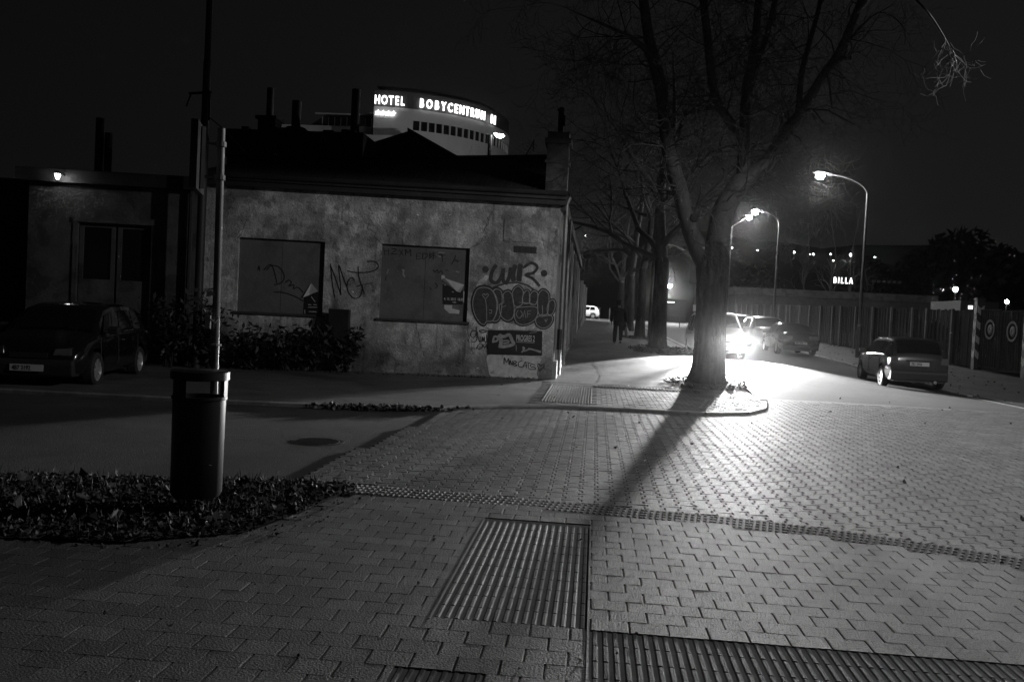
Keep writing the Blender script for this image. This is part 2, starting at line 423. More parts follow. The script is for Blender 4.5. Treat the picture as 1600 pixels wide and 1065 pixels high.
sheet('sidewalk', [-60, -30, -20]+lin(-12, 3.6, 52), lambda x: kerby(x)+.06, lambda x: 22.0, -.002, m_walk, ny=30)
sheet('sidewalk', lin(-1.05, 3.74, 6), lambda x: 22.0, lambda x: 92, -.0019, m_walk, yb=[22, 23, 24, 26, 28, 30, 32, 34, 36, 38, 45, 60, 75, 92])
kerb('kerb', [(10.4, -60), (10.3, -10), (10.15, 14), (10.1, 25)], .15, -.046, .12, seg=1)
kerb('kerb', [(10.1, 25), (10.1, 32), (10.1, 40), (10.15, 60), (10.2, 92)], .15, -.008, .12, seg=1)
sheet('sidewalk', [10.17, 12, 16, 30, 60], lambda x: -60, lambda x: 92, -.018, m_walk, yb=[-60, -10, 10, 26, 32, 36, 40, 50, 60, 75, 92])
# paving of the far corner: ribbed field, bricks, warning strip, round setts
def corner_bricks():
    b = MB()
    for j in range(0, 34):
        y = 15.9+j*.165
        for i in range(-30, 30):
            x = -.9+(i+(.5 if j % 2 else 0))*.2; xc, yc = x+.1, y+.08
            if yc < kerby(xc)+.12 or yc > 21.1 or xc < -1.0 or xc > 3.3: continue
            if -.95 < xc < .03 and 16.25 < yc < 20.3: continue
            if xc > .05 and 20.3 < yc < 20.75: continue
            if (xc-2.77)**2+(yc-22.2)**2 < 1.9 or xc > 2.4+(21-yc)*.25 and yc > 18: continue
            z = G(xc, yc)+.006+rnd.uniform(-.002, .002)
            b.box(x+.004, x+.196, y+.004, y+.161, z-.02, z, tone=rnd.random(), taper=.005)
    return tag(b.build('sidewalk_bricks', m_brick, tone=True), kind='structure')
corner_bricks()
b = MB()
for i in range(18):
    for j in range(20):
        x, y = -.92+i*.0525, 16.3+j*.2; z = G(x, y)
        b.box(x+.01, x+.042, y+.01, y+.19, z-.01, z+.014, tone=rnd.random(), taper=.006)
tag(b.build('tactile_paving', m_tact, tone=True), kind='structure')
b = MB()
for i in range(34):
    x = .06+i*.07; z = G(x, 20.5)
    b.box(x+.012, x+.052, 20.32, 20.72, z-.01, z+.016, tone=rnd.random(), taper=.006)
tag(b.build('warning_strip', m_tact, tone=True), kind='structure')
b = MB()                       # setts laid in arcs at the rounded corner
for r in range(9):
    R = 1.05-r*.11
    for k in range(60):
        t = -math.pi*.62+k*.095/max(R, .2)
        if t > .75: break
        x, y = 2.42+R*math.cos(t)*1.0, 18.9+R*math.sin(t)*2.1
        if y < kerby(x)+.12 or y > 21.6 or x > 3.55: continue
        z = G(x, y)+.012+rnd.uniform(-.004, .004)
        b.box(x-.038, x+.038, y-.045, y+.045, z-.03, z, tone=rnd.random(), taper=.01)
tag(b.build('cobble_setts', m_kerb, tone=True), kind='structure')
# soil round the trees and leaf litter
def litter(name, test, x0, x1, y0, y1, n, s0, s1, grass=0, z=.0, hmax=.05):
    b = MB(); c = 0
    for _ in range(n*6):
        if c >= n: break
        x, y = rnd.uniform(x0, x1), rnd.uniform(y0, y1)
        if not test(x, y): continue
        c += 1; zz = G(x, y)+z+rnd.uniform(.002, hmax)
        if rnd.random() < grass:
            a = rnd.uniform(0, 6.28); h = rnd.uniform(.04, .13); l = rnd.uniform(-.04, .04); t = rnd.uniform(.1, .45); wv = .004
            dx, dy = math.cos(a), math.sin(a); g0 = G(x, y)+z
            b.quad((x-dy*wv, y+dx*wv, g0), (x+dy*wv, y-dx*wv, g0), (x+dx*l*.5+dy*wv*.7, y+dy*l*.5-dx*wv*.7, g0+h*.6), (x+dx*l*1.3, y+dy*l*1.3, g0+h), tone=t)
        else:
            s = rnd.uniform(s0, s1); a = rnd.uniform(0, 6.28); T = Matrix.Rotation(a, 3, 'Z') @ Matrix.Rotation(rnd.gauss(0, .5), 3, 'X') @ Matrix.Rotation(rnd.gauss(0, .5), 3, 'Y')
            t = min(1, max(0, rnd.gauss(.32, .22))); 
            if rnd.random() < .03: t = 1
            cu = rnd.uniform(0, .5)*s
            pts = [(-.5*s, 0, cu), (-.15*s, -.32*s, 0), (.2*s, -.3*s, .0), (.5*s, 0, cu*.8), (.2*s, .33*s, cu*.4), (-.2*s, .28*s, .0)]
            b.quad(*[tuple(Vector((x, y, zz))+T @ Vector(p)) for p in pts], tone=t)
    return tag(b.build(name, m_leaf, tone=True), kind='stuff')
b = MB(); b.v = [(p[0], p[1], .012) for p in BED]; b.f = [tuple(range(len(BED)))]; b.t = [.5]
tag(b.build('soil_bed', m_soil), kind='structure')
litter('leafy_ground_cover', lambda x, y: inpoly(x, y, BED), -6.5, -1.9, 4.9, 7.7, 17000, .018, .065, grass=.12, hmax=.05)
litter('leafy_ground_cover', lambda x, y: inpoly(x, y, BED), -5.5, -1.9, 4.9, 7.7, 60, .1, .15, hmax=.09)
def soilpatch(x, y, rx, ry, h):
    b = MB(); n0 = 22; b.v.append((x, y, G(x, y)+h))
    for k in (1, 2):
        for i in range(n0):
            a = 2*math.pi*i/n0; q = .5*k*(1+.12*math.sin(3*a+x)+rnd.uniform(-.06, .06)); xx, yy = x+rx*q*math.cos(a), y+ry*q*math.sin(a)
            b.v.append((xx, yy, G(xx, yy)+(h*.7 if k == 1 else -.006)))
    for i in range(n0):
        j = (i+1) % n0; b.f.append((0, 1+i, 1+j)); b.f.append((1+i, 1+n0+i, 1+n0+j, 1+j)); b.t += [.5, .5]
    tag(b.build('soil', m_soil, smooth=True), kind='structure')
    litter('fallen_leaves', lambda a, c: ((a-x)/rx)**2+((c-y)/ry)**2 < 1.1, x-rx*1.1, x+rx*1.1, y-ry*1.1, y+ry*1.1, int(260*rx*ry)+60, .05, .12, hmax=h+.02)
soilpatch(2.75, 22.3, 1.0, 1.3, .06)
soilpatch(2.5, 34.2, 1.15, 2.6, .07)
soilpatch(2.35, 46, .9, 1.6, .06)
litter('fallen_leaves', lambda x, y: abs(y-kerby(x)+.15) < .22*(1-abs(x+3.3)/1.3) if abs(x+3.3) < 1.3 else False, -4.6, -2, 13, 15, 420, .05, .12, z=-.03, hmax=.05)
litter('fallen_leaves', lambda x, y: True, -2, 9, 7.5, 21, 60, .03, .07, z=-.01, hmax=.012)
litter('fallen_leaves', lambda x, y: True, 9.6, 14, 20, 60, 260, .05, .1, z=.04, hmax=.02)
litter('fallen_leaves', lambda x, y: inpoly(x, y, [(-9, 20.2), (-1, 21.55), (-1, 21.2), (-9, 19.6)]), -9, -1, 19.4, 21.6, 260, .04, .09, z=0, hmax=.02)
litter('fallen_leaves', lambda x, y: not inpoly(x, y, BED) and inpoly(x-.25, y+.1, BED), -5, -1.5, 4.6, 7.6, 150, .02, .05, hmax=.012)
litter('fallen_leaves', lambda x, y: True, -4, 3.5, 3.6, 7.3, 40, .015, .035, hmax=.008)
# cracks in the far sidewalk
b = MB()
P = [at(*p) for p in ()]
ra = random.Random(9)
for _ in range(9):
    x, y = ra.uniform(-8, -3), ra.uniform(8.5, 13); dx, dy = ra.uniform(-1, 1), ra.uniform(-.5, .5)
    for k in range(8):
        x1, y1 = x+dx*.2+ra.uniform(-.06, .06), y+dy*.2+ra.uniform(-.06, .06)
        if x1 < -2.9 and y1 > 7.9: b.quad((x, y-.006, -.047), (x1, y1-.006, -.047), (x1, y1+.006, -.047), (x, y+.006, -.047))
        x, y = x1, y1
pts = [(.12, 21.3), (.2, 22.2), (.24, 23.4), (.2, 24.8), (.05, 26.2), (-.02, 28.5)]
for (x0, y0), (x1, y1) in zip(pts, pts[1:]):
    b.quad((x0-.012, y0, G(x0, y0)+.006), (x0+.012, y0, G(x0, y0)+.006), (x1+.012, y1, G(x1, y1)+.006), (x1-.012, y1, G(x1, y1)+.006))
for y in (23.3, 26.2, 31, 36.5): b.quad((-.9, y, G(0, y)+.0045), (3.2, y+.1, G(0, y+.1)+.0045), (3.2, y+.13, G(0, y+.13)+.0045), (-.9, y+.03, G(0, y+.03)+.0045))
tag(b.build('pavement_crack', m_black), kind='structure')
# manhole cover
o = thing('manhole_cover', (-3.2, 10.35, -.05), 'round iron manhole cover set in the dark asphalt', 'manhole cover')
b = MB(); b.lathe([(0, .003), (.27, .003), (.27, -.01)], (-3.2, 10.35, -.05), 40); b.build('lid', m_iron, o)
b = MB(); b.lathe([(.275, 0), (.275, .004), (.31, .004), (.315, 0)], (-3.2, 10.35, -.05), 40); b.build('rim', m_iron, o)
b = MB()
for i in range(-4, 5):
    L = math.sqrt(max(0, .25**2-(i*.055)**2)); b.box(-3.2-L, -3.2+L, 10.35+i*.055-.012, 10.35+i*.055+.012, -.047, -.042)
b.build('lid_pattern', m_iron, o)
# ------------------------------------------------------------------ derelict building
P0 = Vector((-.97, 21.66, 0)); DU = Vector((-.98479641, -.17371247, 0)); NO = Vector((.17371247, -.98479641, 0)); WH = 4.24
def W_(u, z, o=0): return P0+DU*u+Vector((0, 0, z))+NO*o      # point of the front wall, o metres out of it
def fac(px, py, off=0):
    d = ray(px, py); q = P0+NO*off; t = (q-EYE).dot(NO)/d.dot(NO); p = EYE+d*t
    return ((p-P0).dot(DU), p.z)
def wall_holes(b, u0, u1, z0, z1, holes, depth, o=0):
    us = sorted({u0, u1}|{h[0] for h in holes}|{h[1] for h in holes}); zs = sorted({z0, z1}|{h[2] for h in holes}|{h[3] for h in holes})
    for a, c in zip(us, us[1:]):
        for e, f in zip(zs, zs[1:]):
            mu, mz = (a+c)/2, (e+f)/2
            if any(h[0] < mu < h[1] and h[2] < mz < h[3] for h in holes): continue
            b.quad(W_(a, e, o), W_(c, e, o), W_(c, f, o), W_(a, f, o))
    for h in holes:
        a, c, e, f = h
        b.quad(W_(a, e, o), W_(c, e, o), W_(c, e, o-depth), W_(a, e, o-depth)); b.quad(W_(a, f, o), W_(c, f, o), W_(c, f, o-depth), W_(a, f, o-depth))
        b.quad(W_(a, e, o), W_(a, f, o), W_(a, f, o-depth), W_(a, e, o-depth)); b.quad(W_(c, e, o), W_(c, f, o), W_(c, f, o-depth), W_(c, e, o-depth))
def fbox(b, u0, u1, z0, z1, o0, o1, tone=.5):
    n = len(b.v); b.v += [tuple(W_(u, z, o)) for z in (z0, z1) for u, o in ((u0, o0), (u1, o0), (u1, o1), (u0, o1))]
    for f in ((3, 2, 1, 0), (4, 5, 6, 7), (0, 1, 5, 4), (1, 2, 6, 5), (2, 3, 7, 6), (3, 0, 4, 7)): b.f.append(tuple(n+i for i in f)); b.t.append(tone)
    return b
BLD = thing('derelict_building', P0, 'low derelict corner building with stained plaster, two boarded windows and graffiti', 'building')
HOLES = [(5.54, 7.53, 1.32, 3.05), (2.12, 4.21, 1.32, 3.08)]
b = MB(); wall_holes(b, 0, 8.45, -.3, WH, HOLES, .16)
# patched and flaking plaster: slightly raised panels
fbox(b, .42, 1.33, 3.3, 3.84, 0, .022)
wl = b.build('wall', m_plast, BLD)
b = MB()
YE = 50
b.quad((-.97, 21.66, -.3), (-.97, YE, -.3), (-.97, YE, WH+.9), (-.97, YE, WH+.9), (-.97, 21.66, WH)) if 0 else b.quad((-.97, 21.66, -.3), (-.97, YE, -.3), (-.97, YE, WH), (-.97, 21.66, WH))
b.quad((-.97, YE, -.3), (-9.3, YE, -.3), (-9.3, YE, WH), (-.97, YE, WH)); b.quad((-9.3, 20.2, -.3), (-9.3, YE, -.3), (-9.3, YE, WH), (-9.3, 20.2, WH))
y = 21.75
while y < 48:         # pilasters and door and window surrounds down the street side
    wd = rnd.uniform(.1, .3); b.box(-.975, -.975+rnd.uniform(.03, .1), y, y+wd, -.2, WH-.15, tone=.5); y += rnd.uniform(.35, 1.1)+(.8 if rnd.random() < .3 else 0)
b.box(-.975, -.87, 21.68, YE, -.2, .42+.05)
b.build('side_wall', m_plast2, BLD)
for yy in (23.6, 27.4, 32.5, 38.5):
    b = MB(); b.box(-.985, -.93, yy, yy+1.0, .5, 3.0); d = b.build('boarded_side_window', m_board, BLD)
b = MB(); b.tube([(-.85, 22.45, .1), (-.85, 22.45, WH+.1), (-.78, 22.45, WH+.3)], .055, 8); b.build('drainpipe', m_galv, BLD, smooth='auto'); b = MB(); b.tube([(-.85, 25.6, .2), (-.85, 25.6, WH+.1)], .05, 8)
b.build('drainpipe', m_galv, BLD, smooth='auto')
b = MB(); b.tube([(-.84, 21.9, .75), (-.84, 21.9, 1.25)], .07, 6); b.build('meter_box', m_black, BLD)
# eaves, gutter, roof
b = MB(); fbox(b, -.12, 8.62, WH-.02, WH+.1, -.3, .2); fbox(b, -.12, 8.62, WH+.1, WH+.26, -.3, .26)
b.build('eave', m_dark, BLD)
b = MB(); b.tube([W_(-.12, WH+.24, .3), W_(8.62, WH+.2, .3)], .06, 8); b.build('gutter', m_dark, BLD, smooth='auto')
b = MB()
R0 = [W_(0.35, WH+.26, .1), W_(8.6, WH+.26, .1), Vector((-10.2, 25.2, 5.62)), Vector((-1.45, 25.2, 5.98))]
b.quad(R0[0], R0[1], R0[2], R0[3]); b.quad(R0[3], R0[2], (-10.2, 31, WH+.2), (-1.2, 31, WH+.2))
b.quad(R0[0], R0[3], (-1.2, 31, WH+.2)); b.quad(R0[1], (-10.2, 31, WH+.2), R0[2]); b.quad((-10.2, 31, WH+.2), (-1.2, 31, WH+.2), (-.97, YE, WH+.1), (-9.3, YE, WH+.1))
rf = b.build('roof', m_roof, BLD)
b = MB()
for i in range(14):
    f = (i+.5)/14; p = R0[0].lerp(R0[1], f); q = R0[3].lerp(R0[2], f); b.tube([p+Vector((0, 0, .02)), q+Vector((0, 0, .02))], .004, 3)
b.tube([R0[3]+Vector((0, 0, .03)), R0[2]+Vector((0, 0, .03))], .06, 6)
for x in (-9.3, -8.2, -6.9): b.box(x-.2, x+.2, 24.3, 24.8, 5.2, 5.6+.1*rnd.random())
b.build('roof_seams', m_dark, rf)
b = MB(); p = at(821, 244, 25.2); q = at(834, 221, 25.2); b.tube([p, q], .014, 5); b.tube([q+V(0, 0, .05), q-V(0, 0, .25)], .012, 5)
for k in range(4): w0_ = p.lerp(q, .35+.18*k); b.tube([w0_+V(-.12, 0, .08), w0_+V(.12, 0, -.08)], .006, 4)
b.build('aerial', m_dark, rf)
b = MB(); b.box(-1.36, -.84, 21.72, 22.5, WH-.1, 5.72, tone=.5); b.box(-1.42, -.78, 21.66, 22.56, 5.72, 5.84); b.box(-1.36, -.84, 21.72, 22.5, 5.84, 6.0); b.box(-1.4, -.8, 21.69, 22.52, 5.25, 5.32)
ch = b.build('chimney', m_left, BLD)
b = MB(); b.tube([(-1.08, 22.1, 5.98), (-1.08, 22.1, 6.6)], .07, 10); b.tube([(-1.08, 22.1, 6.58), (-1.08, 22.1, 6.66)], [.1, .06], 10); b.tube([(-1.0, 21.99, 6.2), (-1.0, 21.98, 6.45)], .04, 6)
b.build('chimney_pot', m_dark, ch, smooth='auto')
b = MB(); b.box(-1.05, -.85, 22.5, 49, WH-.02, WH+.28); b.build('parapet', m_left, BLD)
# boarded windows
for k, h in enumerate(HOLES):
    b = MB(); fbox(b, h[0], h[1], h[2], h[3], -.16, -.1)
    bo = b.build('window_board', m_board, BLD)
    b = MB(); b.quad(W_((h[0]+h[1])/2-.004, h[2]+.01, -.098), W_((h[0]+h[1])/2+.004, h[2]+.01, -.098), W_((h[0]+h[1])/2+.004, h[3]-.01, -.098), W_((h[0]+h[1])/2-.004, h[3]-.01, -.098))
    b.build('board_seam', m_black, bo)
    b = MB(); fbox(b, h[0]-.06, h[1]+.06, h[2]-.05, h[2], -.1, .06); b.build('window_sill', m_pole, BLD)
# vent with four openings
VP = [fac(803, 384), fac(838, 396)]
u1, u0, z1, z0 = VP[0][0], VP[1][0], VP[0][1], VP[1][1]
b = MB(); fbox(b, u0, u1, z0, z1, 0, .012); vo = b.build('vent_plate', m_dark, BLD)
b = MB()
for i in range(4):
    a = u0+(u1-u0)*(i+.5)/4
    for dz in (-.045, 0, .045): fbox(b, a-.045, a+.045, (z0+z1)/2+dz-.012, (z0+z1)/2+dz+.008, .012, .02)
    fbox(b, a-.05+.02*(i % 2), a-.035+.02*(i % 2), z0+.03, z1-.03, .02, .024)
b.build('vent_slots', m_pole, vo)
# --- painted marks on the front wall, traced at their real size on the wall plane
LAY = [0]
def stroke(b, pts, wd, off=0.0, closed=False, px=True, o0=None):
    P = [Vector(fac(*p)) if px else Vector(p) for p in pts]
    # smooth
    if len(P) > 2:
        Q = []
        n = len(P)
        rng = range(n if closed else n-1)
        for i in rng:
            p0, p1, p2, p3 = P[(i-1) % n] if closed or i > 0 else P[0], P[i], P[(i+1) % n], P[(i+2) % n] if closed or i+2 < n else P[-1]
            for t in (0, .25, .5, .75):
                Q.append(.5*((2*p1)+(p2-p0)*t+(2*p0-5*p1+4*p2-p3)*t*t+(3*p1-p0-3*p2+p3)*t**3))
        Q.append(P[0] if closed else P[-1]); P = Q
    LAY[0] = (LAY[0]+1) % 40
    o = (o0 if o0 is not None else .003)+off+LAY[0]*.00006
    k = len(P); nb = len(b.v)
    for i in range(k):
        d = P[min(i+1, k-1)]-P[max(0, i-1)]
        if closed and i in (0, k-1): d = P[1]-P[-2]
        d = d.normalized() if d.length > 1e-9 else Vector((1, 0)); n = Vector((-d.y, d.x))*wd/2*(1 if closed or 0 < i < k-1 else .7)
        oo = o+i*.00001
        b.v += [tuple(W_(P[i].x+n.x, P[i].y+n.y, oo)), tuple(W_(P[i].x-n.x, P[i].y-n.y, oo))]
    for i in range(k-1): b.f.append((nb+2*i, nb+2*i+1, nb+2*i+3, nb+2*i+2)); b.t.append(.5)
    return b
def blob(b, pts, off=0.0, px=True):
    P = [fac(*p) if px else p for p in pts]; P = [Vector(p) for p in P]; n = len(P); Q = []
    for i in range(n):
        p0, p1, p2, p3 = P[i-1], P[i], P[(i+1) % n], P[(i+2) % n]
        for t in (0, .33, .66): Q.append(.5*((2*p1)+(p2-p0)*t+(2*p0-5*p1+4*p2-p3)*t*t+(3*p1-p0-3*p2+p3)*t**3))
    LAY[0] = (LAY[0]+1) % 40; o = .003+off+LAY[0]*.00006
    c = sum(Q, Vector((0, 0)))/len(Q); k = len(b.v); b.v.append(tuple(W_(c.x, c.y, o))); b.v += [tuple(W_(q.x, q.y, o)) for q in Q]
    for i in range(len(Q)): b.f.append((k, k+1+i, k+1+(i+1) % len(Q))); b.t.append(.5)
    return b
cz = lambda X, Y: (730+X/6.267, 430+Y/6.267)       # reading frame of the corner graffiti
cm = lambda L: [cz(*p) for p in L]
# white base patch
b = MB(); blob(b, cm([(195, 785), (330, 778), (480, 780), (640, 790), (735, 795), (700, 880), (680, 960), (690, 1015), (560, 1010), (420, 1000), (300, 990), (225, 980), (205, 900)]), 0)
b.build('whitewashed_patch', m_whitep, BLD)
for L in ([(210, 20), (150, 90), (90, 120), (110, 60), (180, 0)], [(20, 600), (90, 560), (200, 520), (190, 640), (120, 690), (40, 700)], [(330, 85), (420, 75), (520, 90), (470, 130), (420, 150), (360, 140), (300, 130)], [(200, 470), (360, 455), (470, 480), (640, 475), (650, 520), (480, 530), (220, 520)], [(530, 0), (640, 60), (690, 120), (600, 110), (545, 60)]):
    b = MB(); blob(b, cm(L), -.002); b.build('bare_plaster_patch', m_palep, BLD)
BUB = [[(160, 105), (90, 130), (50, 230), (50, 320), (75, 400), (120, 470), (165, 492), (190, 460), (250, 455), (285, 390), (298, 290), (280, 200), (240, 130)],
       [(290, 125), (335, 150), (345, 240), (330, 380), (300, 450), (250, 455), (285, 380), (300, 280), (280, 200), (255, 145)],
       [(395, 145), (350, 180), (355, 260), (310, 290), (320, 380), (350, 430), (400, 452), (450, 420), (465, 330), (450, 220), (430, 165)],
       [(500, 100), (450, 140), (440, 200), (465, 310), (540, 290), (545, 220), (550, 150)],
       [(580, 145), (545, 190), (540, 270), (610, 275), (612, 200), (605, 155)],
       [(650, 150), (615, 190), (608, 275), (665, 292), (690, 240), (690, 170)],
       [(470, 320), (455, 400), (480, 465), (550, 490), (640, 460), (690, 400), (695, 320), (640, 300), (550, 305)],
       [(745, 135), (700, 170), (685, 260), (695, 380), (740, 395), (785, 380), (800, 300), (800, 180)],
       [(835, 235), (800, 260), (780, 320), (790, 385), (830, 385), (860, 320), (860, 260)],
       [(700, 395), (665, 430), (680, 490), (740, 520), (800, 500), (840, 440), (830, 395), (780, 390), (730, 400)]]
b = MB()
for L in BUB: stroke(b, cm(L), .055, 0, closed=True, o0=.004)
tag(b.build('graffiti', m_black, BLD), 'black outer outline of the bubble lettering')
b = MB()
for L in BUB: blob(b, cm(L), .004)
tag(b.build('graffiti', m_fadeb, BLD), 'dark filled bubble lettering')
b = MB()
for L in BUB: stroke(b, cm([(L_[0]*.94+.06*sum(p[0] for p in L)/len(L), L_[1]*.94+.06*sum(p[1] for p in L)/len(L)) for L_ in L]), .02, 0, closed=True, o0=.0095)
for L in ([(175, 230), (150, 195), (165, 180), (178, 195), (195, 180), (208, 195), (178, 232)], [(178, 235), (190, 330), (190, 440)], [(215, 340), (240, 340), (235, 370), (215, 365)], [(345, 310), (380, 295)], [(510, 265), (600, 272), (650, 280)], [(735, 290), (738, 370), (725, 380)], [(760, 430), (770, 455), (785, 425)], [(500, 340), (480, 380), (510, 420), (540, 380), (520, 345)], [(560, 340), (575, 420)], [(560, 350), (545, 410)], [(590, 350), (590, 410)], [(590, 350), (630, 345)], [(590, 378), (620, 375)]):
    stroke(b, cm(L), .016, 0, o0=.0095)
tag(b.build('graffiti', m_greyp, BLD), 'pale inner outline of the bubble lettering')
b = MB()      # tag reading WIR with a dot on either side
wz = lambda L: [(720+x/3.806, 320+y/3.806) for x, y in L]
for L, wd in (([(212, 355), (185, 400), (180, 450), (215, 462), (245, 420), (255, 375), (250, 440), (270, 465), (290, 420), (295, 370)], .09), ([(325, 355), (310, 410), (315, 455)], .12), ([(355, 350), (350, 400), (345, 455)], .13), ([(370, 375), (420, 345), (455, 370), (430, 405), (385, 415), (430, 440), (470, 485)], .07), ([(190, 490), (260, 470), (330, 462), (400, 480), (430, 505)], .04)):
    stroke(b, wz(L), wd)
for c in ((147, 383), (495, 407)): blob(b, wz([(c[0]+20*math.cos(a), c[1]+20*math.sin(a)) for a in lin(0, 5.3, 6)]))
tag(b.build('graffiti', m_fadeb, BLD), 'sprayed black tag between two round dots')
b = MB()      # tag at the left of the banner
for L in ([(85, 545), (45, 545), (35, 590), (60, 610), (85, 580), (88, 500), (90, 560), (95, 630), (60, 655), (40, 640)], [(100, 550), (110, 620), (125, 655)], [(125, 590), (128, 640), (140, 650), (150, 600), (155, 650), (168, 600), (172, 650), (190, 640), (188, 580)], [(115, 545), (150, 535), (190, 545), (150, 562), (115, 545)], [(90, 720), (110, 680), (140, 670), (150, 700), (110, 725)], [(160, 680), (170, 710), (190, 680), (195, 720)]):
    stroke(b, cm(L), .022)
tag(b.build('graffiti', m_black, BLD), 'thin black tag left of the banner')
b = MB()      # MNBCATS and a heart
for L in ([(360, 870), (365, 805), (385, 850), (405, 815), (408, 875)], [(418, 880), (420, 830), (440, 880), (445, 835)], [(455, 885), (458, 840), (485, 850), (462, 865), (490, 880), (458, 888)], [(540, 835), (505, 850), (505, 890), (545, 900)], [(545, 905), (570, 845), (580, 910)], [(555, 885), (590, 880)], [(580, 850), (625, 862)], [(602, 855), (598, 912)], [(665, 875), (625, 870), (625, 895), (660, 900), (665, 920), (600, 918)], [(710, 935), (690, 890), (700, 865), (720, 885), (745, 870), (752, 890), (710, 935)]):
    stroke(b, cm(L), .022, o0=.006)
tag(b.build('graffiti', m_black, BLD), 'small black tag ending in a heart on the whitewashed patch')
b = MB()      # McJ between the windows
mz = lambda L: [(350+x/4.84, 360+y/4.84) for x, y in L]
for L in ([(805, 250), (820, 400), (838, 510)], [(805, 260), (850, 380), (885, 490)], [(885, 490), (878, 380), (868, 260), (900, 350), (930, 430)], [(990, 380), (965, 355), (935, 390), (935, 450), (970, 505), (1015, 510), (1040, 470), (1045, 415), (1000, 425)], [(1015, 270), (1020, 350), (1045, 430), (1062, 480)], [(930, 305), (1000, 318), (1090, 315), (1150, 295), (1168, 265), (1140, 235), (1080, 235)], [(1045, 410), (1120, 398)]):
    stroke(b, mz(L), .026)
tag(b.build('graffiti', m_black, BLD), 'large black tag between the two boarded windows')
def board_marks(strokes, m, label, wd, f=mz, off=-.0965):
    b = MB()
    for L in strokes:
        P = f(L); Q = [fac(x, y, off) for x, y in P]; stroke(b, Q, wd, px=False, o0=off)
    tag(b.build('graffiti', m, BLD), label)
board_marks([[(300, 300), (340, 260), (365, 270), (385, 330), (400, 400)], [(320, 300), (360, 265), (420, 280), (455, 340), (440, 390), (400, 405), (380, 415)], [(460, 395), (490, 375), (510, 395), (490, 420), (530, 410), (525, 440), (560, 430), (600, 470)], [(375, 465), (450, 470), (540, 500), (600, 535)], [(255, 300), (265, 270), (270, 305)]], m_black, 'faint black tag on the left window board', .024)
ez = lambda L: [(580+x/7.606, 370+y/7.606) for x, y in L]
board_marks([[(150, 130), (160, 220)], [(150, 170), (200, 165)], [(205, 140), (210, 215)], [(240, 140), (300, 150), (240, 200), (310, 205)], [(330, 150), (380, 220)], [(380, 150), (335, 225)], [(410, 215), (410, 150), (440, 190), (470, 150), (470, 230)],
    [(540, 195), (535, 265)], [(540, 195), (595, 198)], [(538, 230), (590, 232)], [(535, 265), (600, 260)], [(615, 195), (615, 260), (660, 240), (665, 205), (615, 195)], [(690, 260), (700, 180)], [(690, 215), (740, 260)], [(730, 190), (690, 225)], [(700, 200), (780, 240)], [(770, 180), (700, 250)], [(735, 170), (745, 265)], [(800, 240), (820, 190), (850, 250)], [(820, 215), (885, 215)], [(850, 215), (845, 300)],
    [(1005, 220), (985, 270), (955, 330)], [(985, 280), (1050, 285)], [(1000, 260), (1030, 300)], [(735, 390), (760, 415), (790, 390), (800, 430), (830, 400), (850, 440)], [(880, 390), (920, 400)], [(760, 545), (790, 590), (760, 610)], [(700, 600), (715, 630)], [(170, 520), (180, 460)]], m_black, 'scribbled black lettering along the top of the right window board', .018, ez)
board_marks([[(205, 385), (185, 440)], [(365, 390), (385, 400), (380, 440), (400, 480)], [(1005, 410), (1045, 420)], [(800, 190), (870, 185)], [(830, 240), (790, 225)]], m_greyp, 'pale paint smears on the right window board', .04, ez)
# ------------------------------------------------------------------ lettering
def letters(txt, size, m, name, parent, mtx, ext=.02, bold=0, align='LEFT', shear=0, sx=1):
    c = bpy.data.curves.new(name, 'FONT'); c.body = txt; c.size = size; c.extrude = ext; c.offset = bold; c.align_x = align; c.shear = shear; c.resolution_u = 3
    t = bpy.data.objects.new('tmp', c); sc.collection.objects.link(t)
    me = bpy.data.meshes.new_from_object(t.evaluated_get(bpy.context.evaluated_depsgraph_get()))
    bpy.data.objects.remove(t); me.materials.clear(); me.materials.append(m); me.name = name
    me.transform(Matrix.Diagonal((sx, 1, 1, 1))); me.transform(mtx)
    if parent is not None:
        if parent.get('_off') is not None: off = Vector(parent['_off'])
        elif parent.type == 'EMPTY': off = parent.location.copy()
        else: off = Vector((0, 0, 0))
        if parent.rotation_euler.z == 0: me.transform(Matrix.Translation(-off))
    o = bpy.data.objects.new(name, me); sc.collection.objects.link(o); o.parent = parent; return o
def wall_mtx(u, z, o):      # x to the right along the wall, y up, z out
    m = Matrix((-DU, Vector((0, 0, 1)), NO)).transposed().to_4x4(); m.translation = W_(u, z, o); return m
# banner PROGRES 2
def fb(L): return [fac(*p) for p in cm(L)]
q = fb([(205, 535), (735, 545), (730, 785), (200, 770)])
BN = thing('banner', W_(q[3][0], q[3][1]), 'black printed banner reading PROGRES 2 low on the wall at the corner', 'banner')
b = MB(); b.prism(q, .012, .022, lambda u, z, o: W_(u, z, o)); b.build('sheet', m_black, BN)
letters('PROGRES 2', .205, m_paper, 'lettering', BN, wall_mtx(fac(*cz(477, 640))[0], fac(*cz(477, 640))[1], .025), .001, .004, sx=.44)
b = MB()
for L, wd in (([(478, 652), (560, 655), (660, 660)], .018), ([(610, 565), (680, 553)], .02), ([(530, 755), (560, 720), (545, 700), (560, 740), (620, 720), (720, 755)], .035), ([(478, 680), (480, 740)], .02), ([(595, 715), (720, 745)], .05)): stroke(b, cm(L), wd, o0=.026)
b.build('printed_marks', m_greyp, BN)
b = MB()
for L, wd in (([(250, 660), (265, 600), (300, 610), (290, 640), (255, 650)], .05), ([(310, 580), (330, 640), (320, 710)], .09), ([(310, 580), (360, 600), (410, 580), (440, 640), (455, 670), (400, 690), (330, 700)], .075), ([(345, 640), (400, 640), (400, 660), (350, 665)], .04)): stroke(b, cm(L), wd, o0=.0285)
b.build('spray_scrawl', m_greyp, BN)
